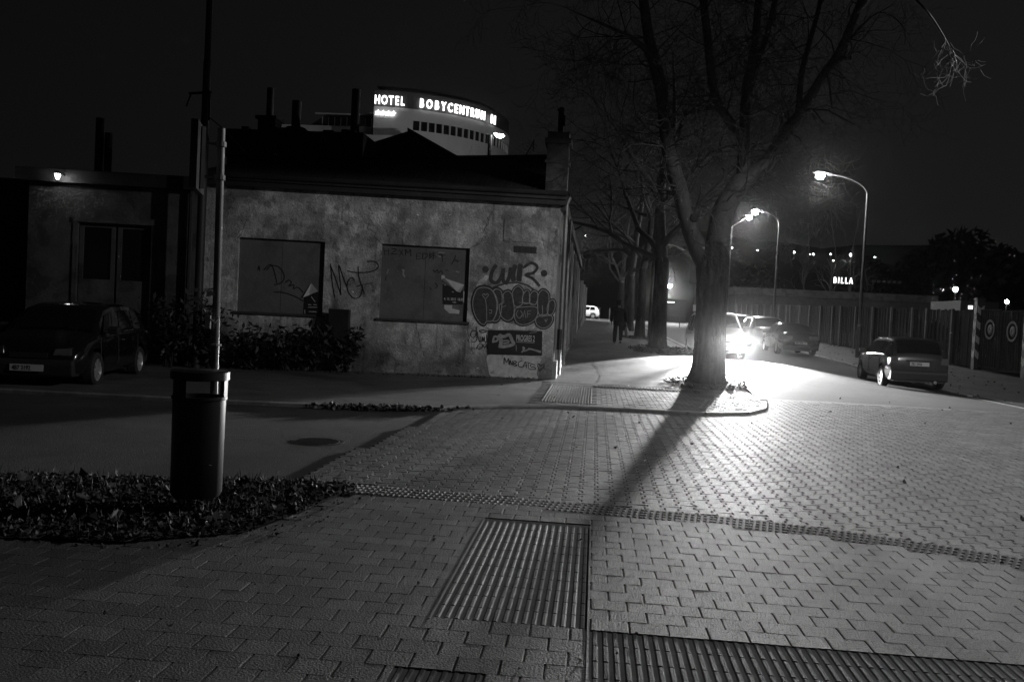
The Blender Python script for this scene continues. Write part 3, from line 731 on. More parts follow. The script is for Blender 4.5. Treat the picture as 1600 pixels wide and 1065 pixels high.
# posters pasted on the boards
def poster(label, dark, fold, f, texts, scraps, marks=()):
    qs = [fac(x, y, -.09) for x, y in f(dark)]
    T = thing('poster', W_(qs[-1][0], qs[-1][1], -.09), label, 'poster')
    b = MB(); b.prism(qs, -.096, -.093, lambda u, z, o: W_(u, z, o)); b.build('sheet', m_black, T)
    k = [fac(x, y, -.05) for x, y in f(fold)]
    b = MB(); n = len(k); b.quad(*[W_(u, z, -.088+.05*(i % 2)) for i, (u, z) in enumerate(k)]); b.build('peeled_corner', m_paper, T)
    for s_, x, y, sz in texts:
        a = fac(*f([(x, y)])[0], -.09); letters(s_, sz, m_paper, 'lettering', T, wall_mtx(a[0], a[1], -.0905), .0006, .002, sx=.75)
    if scraps or marks:
        b = MB()
        for L in scraps: b.prism([fac(x, y, -.09) for x, y in f(L)], -.0962, -.092, lambda u, z, o: W_(u, z, o))
        for L in marks: stroke(b, [fac(x, y, -.09) for x, y in f(L)], .02, px=False, o0=-.0915)
        b.build('paper_scraps', m_paper, T)
poster('torn black poster with a peeled white corner on the right window board', [(850, 560), (1090, 640), (1088, 805), (850, 798)], [(830, 505), (870, 490), (1105, 568), (1060, 660), (1020, 650)], ez,
       [('4. 10. 2012  18.30', 864, 748, .085), ('V HALE', 965, 782, .035)], [[(868, 808), (965, 812), (960, 850), (1050, 872), (1045, 915), (925, 905), (870, 855)], [(1095, 650), (1110, 650), (1108, 780), (1092, 780)], [(835, 455), (870, 455), (880, 490), (832, 500)]], [[(960, 650), (980, 655)], [(870, 575), (885, 570)]])
poster('torn dark poster with a folded corner half hidden at the left window board', [(605, 490), (715, 465), (712, 640), (600, 640)], [(658, 398), (710, 458), (640, 490), (598, 505)], mz,
       [], [], [[(635, 560), (660, 562)], [(675, 560), (700, 562)], [(635, 580), (705, 580)], [(660, 500), (690, 540)], [(610, 600), (612, 630)], [(640, 612), (700, 615)]])
rc = random.Random(5); b = MB()
for sx0, sy0, n_, dx, dy in ((596, 381, 9, -9, -6), (735, 388, 10, 6, -7), (507, 490, 8, 5, 9), (730, 502, 9, 4, 9), (372, 372, 7, 3, -8), (650, 505, 7, 2, 9), (840, 345, 8, 3, 8), (770, 330, 8, -5, 6)):
    P = [(sx0, sy0)]
    for _ in range(n_): P.append((P[-1][0]+dx*rc.uniform(-.3, 1)+rc.uniform(-2, 2), P[-1][1]+dy*rc.uniform(.2, 1)))
    P = [p for p in P if fac(*p)[1] < WH-.03 and fac(*p)[0] > .03]
    if len(P) > 2: stroke(b, P, .009, o0=.0022)
b.build('plaster_crack', m_black, BLD)
# low wing of the left
LH = thing('old_house', W_(8.45, 0), 'dark single storey house with a two pane door, left of the utility pole', 'building')
door = [(9.5, 11.2, -.2, 3.2)]
b = MB(); wall_holes(b, 8.455, 12.3, -.3, 4.06, door, .2, -.04)
b.quad(W_(12.3, -.3, -.04), W_(12.3, -.3, -10), W_(12.3, 4.06, -10), W_(12.3, 4.06, -.04)); b.quad(W_(12.3, -.3, -.04), W_(12.6, -.3, -.04), W_(12.6, 4.06, -.04), W_(12.3, 4.06, -.04)) if 0 else None
b.build('wall', m_left, LH)
b = MB(); fbox(b, 12.3, 17, -.3, 4.0, -1.2, -.9); b.build('recessed_wall', m_dark, LH)
b = MB(); fbox(b, 8.455, 12.5, 4.06, 4.36, -3, .22); fbox(b, 12.5, 17.2, 3.9, 4.2, -4, -.8); rr = b.build('roof', m_dark, LH)
b = MB(); fbox(b, 9.42, 9.52, -.1, 3.28, -.1, .0); fbox(b, 11.18, 11.28, -.1, 3.28, -.1, 0); fbox(b, 9.42, 11.28, 3.2, 3.34, -.1, .03); b.build('door_frame', m_left, LH)
for a, c in ((9.52, 10.32), (10.38, 11.18)):
    b = MB(); fbox(b, a, c, -.1, 1.9, -.2, -.14); fbox(b, a, a+.09, 1.9, 3.2, -.2, -.14); fbox(b, c-.09, c, 1.9, 3.2, -.2, -.14); fbox(b, a+.09, c-.09, 3.1, 3.2, -.2, -.14)
    d = b.build('door', m_greyp if 0 else m_left, LH)
    b = MB(); fbox(b, a+.09, c-.09, 1.9, 3.1, -.185, -.175); b.build('pane', m_wglass, d)
b = MB(); b.tube([W_(8.62, 0, .1), W_(8.62, 4.1, .1)], .06, 8); b.build('drainpipe', m_dark, LH, smooth='auto')
for px, top, bot, wd in ((157, 185, 272, .11), (170, 208, 272, .1)):
    p = at(px, top, 22.5); b = MB(); b.tube([(p.x, 22.5, 4.3), (p.x, 22.5, p.z)], wd, 8); b.build('flue_pipe', m_dark, LH, smooth='auto')
p = at(90, 275, 19.2)
o = thing('wall_lamp', p, 'small bright lantern at the roof edge of the dark house', 'lamp')
b = MB(); b.tube([p+V(0, .5, -.02), p+V(0, .1, .1), p+V(0, 0, .1)], .015, 6); b.build('bracket', m_dark, o)
b = MB(); b.tube([p+V(0, 0, -.07), p+V(0, 0, -.05), p+V(0, 0, .04)], [.02, .035, .06], 8); b.build('bulb', m_emit_s, o)
b = MB(); b.tube([p+V(0, 0, .045), p+V(0, 0, .09)], [.09, .02], 8); b.build('shade', m_dark, o)
# buildings behind
def block(name, label, px0, px1, ytop, Y, depth, m, roofh=.35, extra=0):
    a = at(px0, ytop, Y); c = at(px1, ytop, Y); z = (a.z+c.z)/2
    T = thing(name, (a.x, Y, 0), label, 'building')
    b = MB(); b.box(a.x+.2, c.x-.2, Y+.15, Y+depth, -.3, z-roofh); b.build('wall', m, T)
    b = MB(); b.box(a.x, c.x, Y, Y+depth+.2, z-roofh, z); b.build('roof', m_conc, T)
    return T, a.x, c.x, z
T, xa, xc, z = block('flat_roofed_building', 'flat roofed dark block with flue pipes behind the derelict roof', 345, 568, 204, 32, 6, m_left, .95)
for px, top, base, wd, cap in ((423, 138, 188, .13, 1), (464, 158, 196, .17, 2), (557, 140, 206, .16, 0)):
    p = at(px, top, 33); q = at(px, base, 33)
    b = MB(); b.tube([(p.x, 33, z-.1), (p.x, 33, p.z)], wd, 10)
    pp = b.build('flue_pipe', m_dark, T, smooth='auto')
    if cap == 1:
        b = MB(); b.box(p.x-.33, p.x+.33, 32.7, 33.4, z-.05, q.z-.02); b.box(p.x-.4, p.x+.4, 32.6, 33.5, q.z-.02, q.z+.1); b.build('chimney', m_conc, T)
    if cap == 2:
        b = MB(); b.lathe([(.75, z-.02), (.35, z+.3), (.18, z+.35)], (p.x, 33, 0), 12); b.build('pipe_collar', m_conc, T)
b = MB()
for k in range(8):
    x = rnd.uniform(xa+.5, xc-.5); b.box(x, x+rnd.uniform(.1, .5), 32.3, 32.6, z-.02, z+rnd.uniform(.06, .2))
b.build('roof_clutter', m_conc, T)
GB = thing('gabled_building', (at(635, 212, 34).x, 34, 0), 'dark gabled house in front of the round tower', 'building')
pk = at(645, 211, 34); la = at(565, 236, 34); rb = at(725, 256, 34)
b = MB(); b.prism([(la.x, -.2), (rb.x, -.2), (rb.x, rb.z), (pk.x, pk.z), (la.x, la.z)], 34, 40, lambda u, v, w: Vector((u, w, v))); b.build('wall', m_dark, GB)
b = MB()
for p, q in ((la, pk), (pk, rb)):
    e = (q-p).normalized()*.2
    b.prism([((p-e).x, (p-e).z+.03), (q.x, q.z+.03), (q.x, q.z+.15), ((p-e).x, (p-e).z+.15)], 33.8, 40.2, lambda u, v, w: Vector((u, w, v)))
b.build('roof', m_roof, GB)
# ------------------------------------------------------------------ round hotel tower with its lit sign
HC = Vector((-36.5, 155, 0)); HR = 20.0
def hz(px, py, Y=137): return at(px, py, Y).z
HT = thing('hotel_tower', (HC.x, HC.y, 0), 'round pale hotel tower with dark top band and lit sign', 'building')
def cyl(b, R, z0, z1, a0, a1, n=48, th=.4):
    return b.lathe([(R, z0), (R, z1), (R-th, z1)], HC, n, a0, a1)
def ang(px, R=HR):      # angle on the cylinder seen at that photo column
    d = ray(px, 180); d = Vector((d.x, d.y)).normalized(); c = Vector((HC.x, HC.y)); t = d.dot(c); h = (c-d*t).length
    if h > R: return None
    p = d*(t-math.sqrt(R*R-h*h)); return math.atan2(p.y-HC.y, p.x-HC.x)
A0, A1 = ang(584), .9
zb = [hz(600, 245)-12, hz(600, 207), hz(600, 190), hz(600, 171), hz(600, 148)]
zs = hz(600, 135); zw1, zw0 = hz(655, 189.5, 136.5), hz(655, 204, 136.5)
b = MB(); cyl(b, HR, 0, zw0, A0, A1); cyl(b, HR+.06, zw1, zb[3], A0, A1)
pW = HC+Vector((math.cos(A0), math.sin(A0), 0))*HR
b.quad((pW.x, pW.y, 0), (pW.x-2, pW.y+14, 0), (pW.x-2, pW.y+14, zb[3]), (pW.x, pW.y, zb[3]))
b.build('wall', m_hotelw, HT)
b = MB(); cyl(b, HR-.25, zw0-.1, zw1+.1, A0, A1); b.build('window_band', m_wglass, HT)
b = MB(); aw = ang(645)
for i in range(27):
    a = aw+i*.062
    if a > A1: break
    c, s = math.cos(a), math.sin(a); T_ = Matrix.Translation(HC) @ Matrix.Rotation(a, 4, 'Z')
    b.box(HR-.24, HR-.05, -.12, .12, zw0-.05, zw1+.05, T=T_)
cyl(b, HR+.02, zw0-.05, zw1+.05, A0, aw)
b.build('window_mullion', m_hotelw, HT)
b = MB(); cyl(b, HR-.15, zb[3]+.02, zb[4]+.3, A0, A1); cyl(b, HR-1.6, zb[4], zs, A0+.06, A1-.3); b.quad((pW.x, pW.y, zb[3]), (pW.x-2, pW.y+14, zb[3]), (pW.x-2, pW.y+14, zb[4]), (pW.x, pW.y, zb[4]))
b.build('dark_top_band', m_hoteld, HT)
b = MB(); b.lathe([(0, zs-.1), (HR-1.5, zs-.1)], HC, 40, A0, A1); b.build('roof', m_hoteld, HT)
def arc_text(txt, px0, px1, z0, size, adv, ms=m_sign, sx=1):
    aa, ab = ang(px0), ang(px1); n = len(txt)
    ws = {'I': .5, 'M': 1.25, 'O': 1.12, ' ': .5, 'E': .85, 'T': .9, 'L': .8, 'R': .95}
    tot = sum(ws.get(c, 1) for c in txt); s = 0
    for c in txt:
        wdt = ws.get(c, 1); a = aa+(ab-aa)*(s+wdt/2)/tot; s += wdt
        if c == ' ': continue
        m_ = Matrix((Vector((-math.sin(a), math.cos(a), 0)), Vector((0, 0, 1)), Vector((math.cos(a), math.sin(a), 0)))).transposed().to_4x4()
        m_.translation = HC+Vector((math.cos(a), math.sin(a), 0))*(HR+.3)+Vector((0, 0, z0))
        letters(c, size, ms, 'sign_letter', HT, m_, .12, .03, 'CENTER', sx=sx)
LZ = zb[3]+.35
arc_text('BOBYCENTRUM', 652, 757, LZ, 1.9, 0, sx=.64)
arc_text('HOTEL', 584, 632, LZ, 1.85, 0, sx=.66)
arc_text('H', 764, 773, LZ-.1, 1.95, 0)
for i in range(4):
    a = ang(590+i*8); T_ = Matrix.Translation(HC) @ Matrix.Rotation(a, 4, 'Z')
    b = MB(); star = [((.45 if k % 2 == 0 else .19)*math.sin(k*math.pi/5), (.45 if k % 2 == 0 else .19)*math.cos(k*math.pi/5)) for k in range(10)]
    b.prism(star, HR+.2, HR+.35, lambda u, v, w_: T_ @ Vector((w_, u+v*.3, zb[3]-1.0+v)))
    b.build('sign_star', m_sign, HT)
# wing of the hotel
wy = 139; za = hz(500, 192, wy)
HW = thing('hotel_wing', (at(445, 200, wy).x, wy, 0), 'low pale wing with dark windows left of the round tower', 'building')
xl, xm, xr = at(440, 200, wy).x, at(480, 200, wy).x, at(583, 200, wy).x
b = MB(); b.box(xl, xr-.2, wy, wy+6, 0, za-.4); b.box(xr-.3, at(640, 200, 134.5).x, 132.5, 136, 0, hz(600, 210, 133)-.2); b.build('wall', m_hotelw, HW)
b = MB(); b.prism([(xl+4, za-.38), (xr-.3, za-.38), (xr-.3, hz(570, 175, wy)), (xm+2.5, hz(520, 177, wy))], wy+1.2, wy+6, lambda u, v, w_: Vector((u, w_, v))); b.build('upper_storey', m_hoteld, HW)
b = MB()
for i in range(9): x = xm+2+i*1.0; b.box(x, x+.1, wy+1.1, wy+1.2, za-.3, hz(560, 182, wy))
b.box(xl+5, xr-.4, wy+1.0, wy+1.2, hz(570, 178, wy), hz(570, 176, wy)); b.build('window_mullion', m_hotelw, HW)
# ------------------------------------------------------------------ street lamps
def lamp(base, head, label, power, pr=.075, gooseneck=True, name='street_lamp', group='street lamps along the road', em=None, tilt=0, cut=0):
    base, head = Vector(base), Vector(head); T = thing(name, base, label, 'street lamp', group)
    d = Vector((head.x-base.x, head.y-base.y, 0)); L = d.length; d.normalize()
    zt = head.z-.55
    b = MB(); b.tube([base, base+V(0, 0, 1.4)], pr*1.55, 12); b.tube([base+V(0, 0, 1.4), base+V(0, 0, 1.5)], [pr*1.55, pr], 12); b.tube([base+V(0, 0, 1.5), (base.x, base.y, zt-.3)], [pr, pr*.75], 12)
    b.build('pole', m_pole, T, smooth='auto')
    P = []
    for i in range(11):
        t = i/10
        if gooseneck: x = L*.86*(1-math.cos(t*math.pi/2))**.9; z = zt-.35+.85*math.sin(t*math.pi/2)
        else: x = L*.9*t; z = zt-.35+.8*t
        P.append((base.x+d.x*x, base.y+d.y*x, z))
    b = MB(); b.tube(P, pr*.6, 8); b.build('arm', m_pole, T, smooth='auto')
    e = Vector(P[-1]); T_ = Matrix.Translation(head) @ Matrix.Rotation(math.atan2(d.y, d.x), 4, 'Z')
    b = MB(); k = len(b.v)
    prof = [(-.42, .05, .05), (-.3, .09, .08), (0, .16, .11), (.25, .17, .1), (.36, .1, .05)]
    for x, wd, h in prof:
        for j in range(10):
            a = 2*math.pi*j/10; z_ = h*math.sin(a)+.02; b.v.append(tuple(T_ @ Vector((x, wd*math.cos(a), max(z_, -.02)))))
    for i in range(len(prof)-1):
        for j in range(10): b.f.append((k+i*10+j, k+i*10+(j+1) % 10, k+(i+1)*10+(j+1) % 10, k+(i+1)*10+j)); b.t.append(.5)
    b.f += [tuple(k+j for j in range(10)), tuple(k+40+j for j in range(10))]; b.t += [.5, .5]
    hd = b.build('lamp_head', m_pole, T, smooth='auto')
    b = MB(); b.lathe([(0, -.3), (.1, -.285), (.18, -.2), (.2, -.02)], head+V(d.x*.05, d.y*.05, 0), 14)
    b.build('lamp_glass', em or m_emit, hd, smooth=True)
    if power:
        l = bpy.data.lights.new('lamp_light', 'SPOT' if cut else 'POINT'); l.energy = power; l.shadow_soft_size = .14
        if cut: l.spot_size = math.radians(cut); l.spot_blend = .1
        lo = bpy.data.objects.new('lamp_light', l); sc.collection.objects.link(lo); lo.parent = T; lo.location = head-base+Vector((0, 0, -.5)); lo.rotation_euler.x = math.radians(tilt)
    return T
def gz(x, y): return G(x, y)-.02
lamp((11.95, 12.0, gz(12, 3)), (9.35, 12.0, 8.3), 'street lamp to the right of the view that lights the derelict wall', NEAR_W, cut=166)
lamp((11.74, 41.2, gz(11.74, 41.2)), (9.7, 41.2, 8.5), 'tall curved street lamp on the pavement between the dark saloon and the hatchback', LAMP_W*1.15)
lamp((11.62, 60, gz(11.62, 60)), (10.1, 60, 9.1), 'second curved street lamp farther up the road', LAMP_W*1.8)
lamp((9.45, 66, G(9.4, 66)), (10.62, 66, 9.45), 'thin street lamp with a slanted arm just right of the big tree trunk', LAMP_W*2, .06, False)
lamp((-7.5, 99, G(-8, 97)), (-4.6, 100, 9.3), 'street lamp hidden behind the long side wall by the far road', LAMP_W*9)
lamp((6.85, 98, G(6.85, 98)), (7.8, 98, 5.5), 'low street lamp at the far crossing, seen between the second trunk and the big tree', LAMP_W*6, .05, False)
# ------------------------------------------------------------------ post with sign, bin, utility pole
SP = thing('sign_post', (-2.87, 6.62, 0), 'pale steel post with the back of a small sign, standing behind the litter bin', 'sign post')
b = MB(); b.tube([(-2.87, 6.62, 0), (-2.89, 6.6, 2.87)], .029, 14); b.build('post', m_galv, SP, smooth='auto')
b = MB()
T_ = Matrix.Translation((-3.06, 6.58, 2.38)) @ Matrix.Rotation(math.radians(108), 4, 'Z')
b.box(-.28, .2, -.03, -.024, 0, .5, T=T_); b.box(-.28, -.272, -.024, .02, 0, .5, T=T_); b.box(.192, .2, -.024, .02, 0, .5, T=T_); b.box(-.272, .192, -.024, .012, 0, .008, T=T_); b.box(-.272, .192, -.024, .012, .492, .5, T=T_)
b.build('sign_panel', m_left, SP)
b = MB(); b.tube([(-2.985, 6.5, 2.4), (-2.985, 6.5, 2.86)], .02, 4); b.build('sign_rail', m_pole, SP)
for z in (2.5, 2.75):
    b = MB(); b.tube([(-3.02, 6.56, z), (-2.93, 6.6, z)], .012, 6); b.tube([(-2.89, 6.6, z-.018), (-2.89, 6.6, z+.018)], .042, 12); b.build('clamp', m_galv, SP)
b = MB(); z = at(331, 505, 6.6).z
b.box(-2.94, -2.9, 6.55, 6.57, z-.04, z+.06); b.tube([(-2.9, 6.56, z+.03), (-2.86, 6.54, z+.01), (-2.83, 6.54, z+.05)], .008, 5); b.tube([(-2.87, 6.6, z-.17), (-2.87, 6.6, z-.155)], .042, 12); b.build('torn_sticker', m_paper, SP)
b = MB(); p = at(316, 462, 6.55)
for k in range(9):
    a = p+V(rnd.uniform(-.05, .06), 0, rnd.uniform(-.08, .06)); s = rnd.uniform(.01, .028); b.quad(a+V(-s, 0, -s), a+V(s, .02, -s*.4), a+V(s*.6, 0, s), a+V(-s*.7, -.01, s*.5))
b.tube([(-2.89, 6.6, p.z+.06), p+V(.03, 0, .05), p+V(-.02, 0, -.03), p+V(.03, 0, -.12)], .006, 4)
tag(b.build('crumpled_paper', m_paper), 'crumpled white paper stuck to the steel post above the litter bin', 'paper')
BI = thing('litter_bin', (-2.86, 6.33, 0), 'dark cylindrical litter bin standing in the leaf covered bed', 'litter bin')
c = (-2.86, 6.33, 0)
b = MB(); b.lathe([(0, .13), (.165, .13), (.182, .16), (.187, .84), (.197, .845), (.197, .865), (.17, .865), (.165, .2), (0, .19)], c, 40); b.build('body', m_bin, BI, smooth='auto')
b = MB(); b.lathe([(.2, .985), (.208, .99), (.208, 1.045), (.198, 1.05), (0, 1.055), ], c, 40); b.lathe([(.2, .985), (0, .99)], c, 40); b.build('lid', m_bin, BI, smooth='auto')
b = MB(); b.lathe([(.186, .85), (.186, .99), (.176, .99), (.176, .85), (.186, .85)], c, 18, math.radians(165), math.radians(262)); b.build('lid_support', m_bin, BI, smooth='auto')
b = MB(); b.box(-2.705, -2.675, 6.33, 6.39, .85, 1.0); b.build('lid_support', m_bin, BI)
for dx in (-.1, .1):
    b = MB(); b.tube([(c[0]+dx, c[1]-.02, 0), (c[0]+dx, c[1]-.02, .16)], .012, 8); b.build('leg', m_galv, BI)
b = MB(); b.tube([at(322, 728, 6.17), at(327, 726, 6.15), at(331, 727, 6.16)], .004, 5); b.box(-2.9, -2.86, 6.18, 6.19, .25, .26) if 0 else None; b.build('latch', m_galv, BI)
ub = at(306, 572, 19.55); UPO = thing('utility_pole', (ub.x, 19.55, 0), 'dark tall utility pole rising past the top of the picture', 'utility pole')
b = MB(); b.tube([(ub.x, 19.55, -.1), (ub.x, 19.55, 5.3)], [.1, .095], 14); b.tube([(ub.x, 19.55, 5.3), (ub.x, 19.55, 6.9)], [.09, .085], 14); b.tube([(ub.x, 19.55, 6.9), (ub.x, 19.55, 9.5)], [.072, .068], 12); b.build('pole', m_dark, UPO, smooth='auto')
b = MB(); zz = at(331, 148, 19.5).z; b.tube([(ub.x-.35, 19.45, zz), (ub.x+.2, 19.4, zz+.03)], .03, 6); b.tube([(ub.x+.15, 19.4, zz), (ub.x+.16, 19.4, zz-.6)], .025, 6); b.tube([(ub.x+.13, 19.35, zz-.5), (ub.x+.45, 19.5, zz-.75), (ub.x+.75, 20, zz-1.15)], .012, 5); b.tube([(ub.x-.3, 19.45, zz), (ub.x-.38, 19.4, zz-.3)], .02, 5)
b.build('bracket', m_dark, UPO)
# ------------------------------------------------------------------ cars
KINDS = {
 # x from the rear, belt height, roof/bonnet height, half width at belt, half width on top
 'hatch': dict(L=4.0, st=[(0, .70, .78, .76, .62), (.05, .86, .95, .78, .66), (.3, .9, 1.3, .82, .62), (.62, .91, 1.41, .835, .6), (1.2, .91, 1.44, .84, .6), (2.0, .9, 1.43, .84, .6), (2.45, .89, 1.36, .84, .6), (3.05, .87, .93, .83, .74), (3.6, .78, .85, .8, .68), (3.9, .62, .7, .74, .6), (4.0, .5, .56, .66, .52)], ax=(.72, 3.22), glass=(3, 6), rear=1, front=6, wr=.3),
 'saloon': dict(L=4.5, st=[(0, .76, .84, .76, .66), (.06, .88, .97, .8, .7), (.75, .93, 1.02, .85, .74), (1.25, .93, 1.32, .86, .6), (1.7, .92, 1.4, .86, .58), (2.3, .91, 1.42, .86, .58), (2.75, .9, 1.35, .86, .6), (3.4, .87, .95, .85, .76), (4.0, .78, .86, .82, .72), (4.4, .62, .7, .76, .62), (4.5, .5, .56, .68, .54)], ax=(.95, 3.6), glass=(3, 6), rear=2, front=6, wr=.31),
 'estate': dict(L=4.6, st=[(0, .74, .84, .78, .68), (.05, .9, 1.0, .82, .7), (.35, .95, 1.42, .86, .66), (.7, .96, 1.54, .88, .64), (1.6, .95, 1.6, .88, .64), (2.5, .94, 1.58, .88, .64), (2.9, .93, 1.5, .88, .64), (3.6, .92, 1.02, .87, .78), (4.15, .86, .94, .85, .74), (4.5, .7, .8, .8, .68), (4.6, .5, .6, .72, .6)], ax=(.85, 3.75), glass=(3, 6), rear=1, front=6, wr=.32)}
def car(label, kind, paint, loc, rz, name='parked_car', plate=None, group=None, lights=False, rear=True):
    K = KINDS[kind]; L = K['L']; st = K['st']; T = thing(name, (0, 0, 0), label, 'car', group)
    zb0 = .2
    def sect(s):
        x, zw, zr, w, wr = s; w0 = w
        zr2 = max(zr, zw+.03)
        return [(0, zb0), (w0*.86, zb0), (w0*.97, zb0+.08), (w0*1.01, .42), (w0*1.02, min(.62, zw-.1)), (w0, zw-.02), (w0*.975, zw), (wr+.05*(1 if zr2-zw > .2 else 0), zr2-.05 if zr2-zw > .2 else zw+(zr2-zw)*.6), (wr*.93, zr2-.01), (wr*.5, zr2+.012), (0, zr2+.02)]
    S = [(s[0]-L/2, sect(s)) for s in st]
    # soften between stations
    def P(i, k, f=0, g=0, off=0):      # surface point: station i+f, profile k+g, on the +y side
        def q(i, k): x, s = S[i]; return Vector((x, s[k][0], s[k][1]))
        a = q(i, k).lerp(q(min(i+1, len(S)-1), k), f); c = q(i, k+1 if k+1 < 11 else k).lerp(q(min(i+1, len(S)-1), min(k+1, 10)), f)
        return a.lerp(c, g)
    bm = bmesh.new(); rows = []
    for x, s in S:
        rows.append([bm.verts.new((x, y, z)) for y, z in s]+[bm.verts.new((x, -y, z)) for y, z in s[-2:0:-1]])
    n = len(rows[0])
    for a, c in zip(rows, rows[1:]):
        for j in range(n): bm.faces.new((a[j], a[(j+1) % n], c[(j+1) % n], c[j]))
    bm.faces.new(rows[0]); bm.faces.new(rows[-1][::-1])
    bmesh.ops.recalc_face_normals(bm, faces=bm.faces)
    me = bpy.data.meshes.new('body'); bm.to_mesh(me); bm.free(); me.materials.append(paint); me.materials.append(m_black)
    body = bpy.data.objects.new('body', me); sc.collection.objects.link(body)
    cb = bmesh.new()
    for ax in K['ax']:
        for s in (-1, 1):
            bmesh.ops.create_cone(cb, cap_ends=True, segments=28, radius1=K['wr']+.055, radius2=K['wr']+.055, depth=.5, matrix=Matrix.Translation((ax-L/2, s*.86, K['wr']+.02)) @ Matrix.Rotation(math.pi/2, 4, 'X'))
    cm_ = bpy.data.meshes.new('cut'); cb.to_mesh(cm_); cb.free(); co = bpy.data.objects.new('cut', cm_); sc.collection.objects.link(co)
    md = body.modifiers.new('b', 'BOOLEAN'); md.object = co; md.operation = 'DIFFERENCE'; md.solver = 'EXACT'
    bpy.context.view_layer.update()
    me2 = bpy.data.meshes.new_from_object(body.evaluated_get(bpy.context.evaluated_depsgraph_get()))
    body.modifiers.clear(); body.data = me2; me2.name = 'body'; bpy.data.objects.remove(co)
    me2.materials.clear(); me2.materials.append(paint)
    me2.polygons.foreach_set('use_smooth', [True]*len(me2.polygons)); me2.set_sharp_from_angle(angle=math.radians(38))
    body.parent = T
    # glass: side, rear, front
    g0, g1 = K['glass']
    def patch(name, pts, m=m_glass, th=.006):
        bb = MB(); bb.quad(*[tuple(p) for p in pts]); return bb.build(name, m, T)
    for s in (1, -1):
        cuts = [(K['rear'], .6, g0, .9), (g0+.0, .95, g0+1, .8) if kind != 'saloon' else (g0, .3, g0+1, .45), (g0+1, .9, g1, .0)]
        # three side panes between xs along the belt
        x0 = S[K['rear']][0]+(.45 if kind != 'saloon' else .55); x1 = S[g1+1][0]-.12
        xt0 = S[g0][0]-(.12 if kind != 'saloon' else .0); xt1 = S[g1][0]+.06
        def sid(x, g):     # point at x on the band between belt and roof
            for i in range(len(S)-1):
                if S[i][0] <= x <= S[i+1][0]:
                    f = (x-S[i][0])/(S[i+1][0]-S[i][0]); p = P(i, 6, f, g); nrm = Vector((0, 1, .45)).normalized()*.008
                    p = p+nrm; p.y *= s; return p
        bn = [0, .26, .62, 1]
        for a, c in zip(bn, bn[1:]):
            bb = MB(); NN = 5
            for q in range(NN):
                f0, f1 = a+.012+(c-a-.024)*q/NN, a+.012+(c-a-.024)*(q+1)/NN
                bb.quad(sid(x0+(x1-x0)*f0, .1), sid(x0+(x1-x0)*f1, .1), sid(xt0+(xt1-xt0)*f1, .86), sid(xt0+(xt1-xt0)*f0, .86))
            bb.build('side_window', m_glass, T)
        bb = MB(); bb.tube([sid(x0+(x1-x0)*f, .03)+V(0, s*.004, 0) for f in lin(0, 1, 6)], .009, 4); bb.build('window_trim', m_chrome, T)
    def cross(i, f0, f1, w_, nm, out):   # pane across the car between belt corner and roof
        bb = MB(); nx = 6
        ri = []
        for f in (f0, f1):
            a, c = P(i, 8, f), P(i, 10, f); ri.append([Vector((a.x, c.y+(a.y-c.y)*u if u >= 0 else -(a.y)*-u, 0)) if 0 else Vector((a.x, a.y*u*w_, c.z+(a.z-c.z)*abs(u)**2)) for u in lin(-1, 1, nx)])
        for q in range(nx): bb.quad(*[tuple(p+out) for p in (ri[0][q], ri[0][q+1], ri[1][q+1], ri[1][q])])
        return bb.build(nm, m_glass, T)
    rs = K['rear']
    if kind == 'hatch' or kind == 'estate':
        cross(1, .12, .97, 1.0, 'rear_window', V(-.02, 0, .008)); cross(2, .03, .5, .98, 'rear_window', V(-.012, 0, .01))
    else: cross(2, .12, .95, .98, 'rear_window', V(-.008, 0, .012))
    cross(6, .1, .93, .98, 'windscreen', V(.008, 0, .014))
    # wheels
    for ax in K['ax']:
        for s in (1, -1):
            c = Vector((ax-L/2, s*.76, K['wr'])); R = K['wr']
            bb = MB(); bb.lathe([(R*.66, -.09), (R*.9, -.1), (R, -.07), (R, .07), (R*.9, .1), (R*.66, .09)], c, 28, axis='y'); ty = bb.build('wheel', m_tyre, T, smooth='auto')
            bb = MB(); bb.lathe([(R*.68, s*.085), (R*.62, s*.06), (R*.6, -s*.05)], c, 24, axis='y'); bb.lathe([(0, s*.075), (R*.18, s*.075), (R*.2, s*.04)], c, 12, axis='y')
            for k in range(7):
                a = 2*math.pi*k/7; d = Vector((math.cos(a), 0, math.sin(a))); t = Vector((-math.sin(a), 0, math.cos(a)))*.022
                p, q = c+d*R*.12+V(0, s*.075, 0), c+d*R*.64+V(0, s*.07, 0)
                bb.quad(p-t*1.3, q-t*.8, q+t*.8, p+t*1.3); bb.quad(p-t*1.3, q-t*.8, q-t*.8-V(0, s*.03, 0), p-t*1.3-V(0, s*.03, 0)); bb.quad(p+t*1.3, q+t*.8, q+t*.8-V(0, s*.03, 0), p+t*1.3-V(0, s*.03, 0))
            bb.lathe([(0, -s*.03), (R*.6, -s*.03)], c, 20, axis='y')
            bb.build('rim', m_rim, ty, smooth='auto')
    w0 = st[0][3]; xr = -L/2
    # rear: bumper, lamps, plate, exhaust, wiper
    bb = MB(); bb.prism([(xr-.05, .24), (xr+.25, .22), (xr+.25, .5), (xr-.03, .52), (xr-.07, .46)], -w0*1.02, w0*1.02, lambda u, v, y: Vector((u, y, v))); bb.build('rear_bumper', m_trim if kind != 'saloon' else paint, T, bevel=.03)
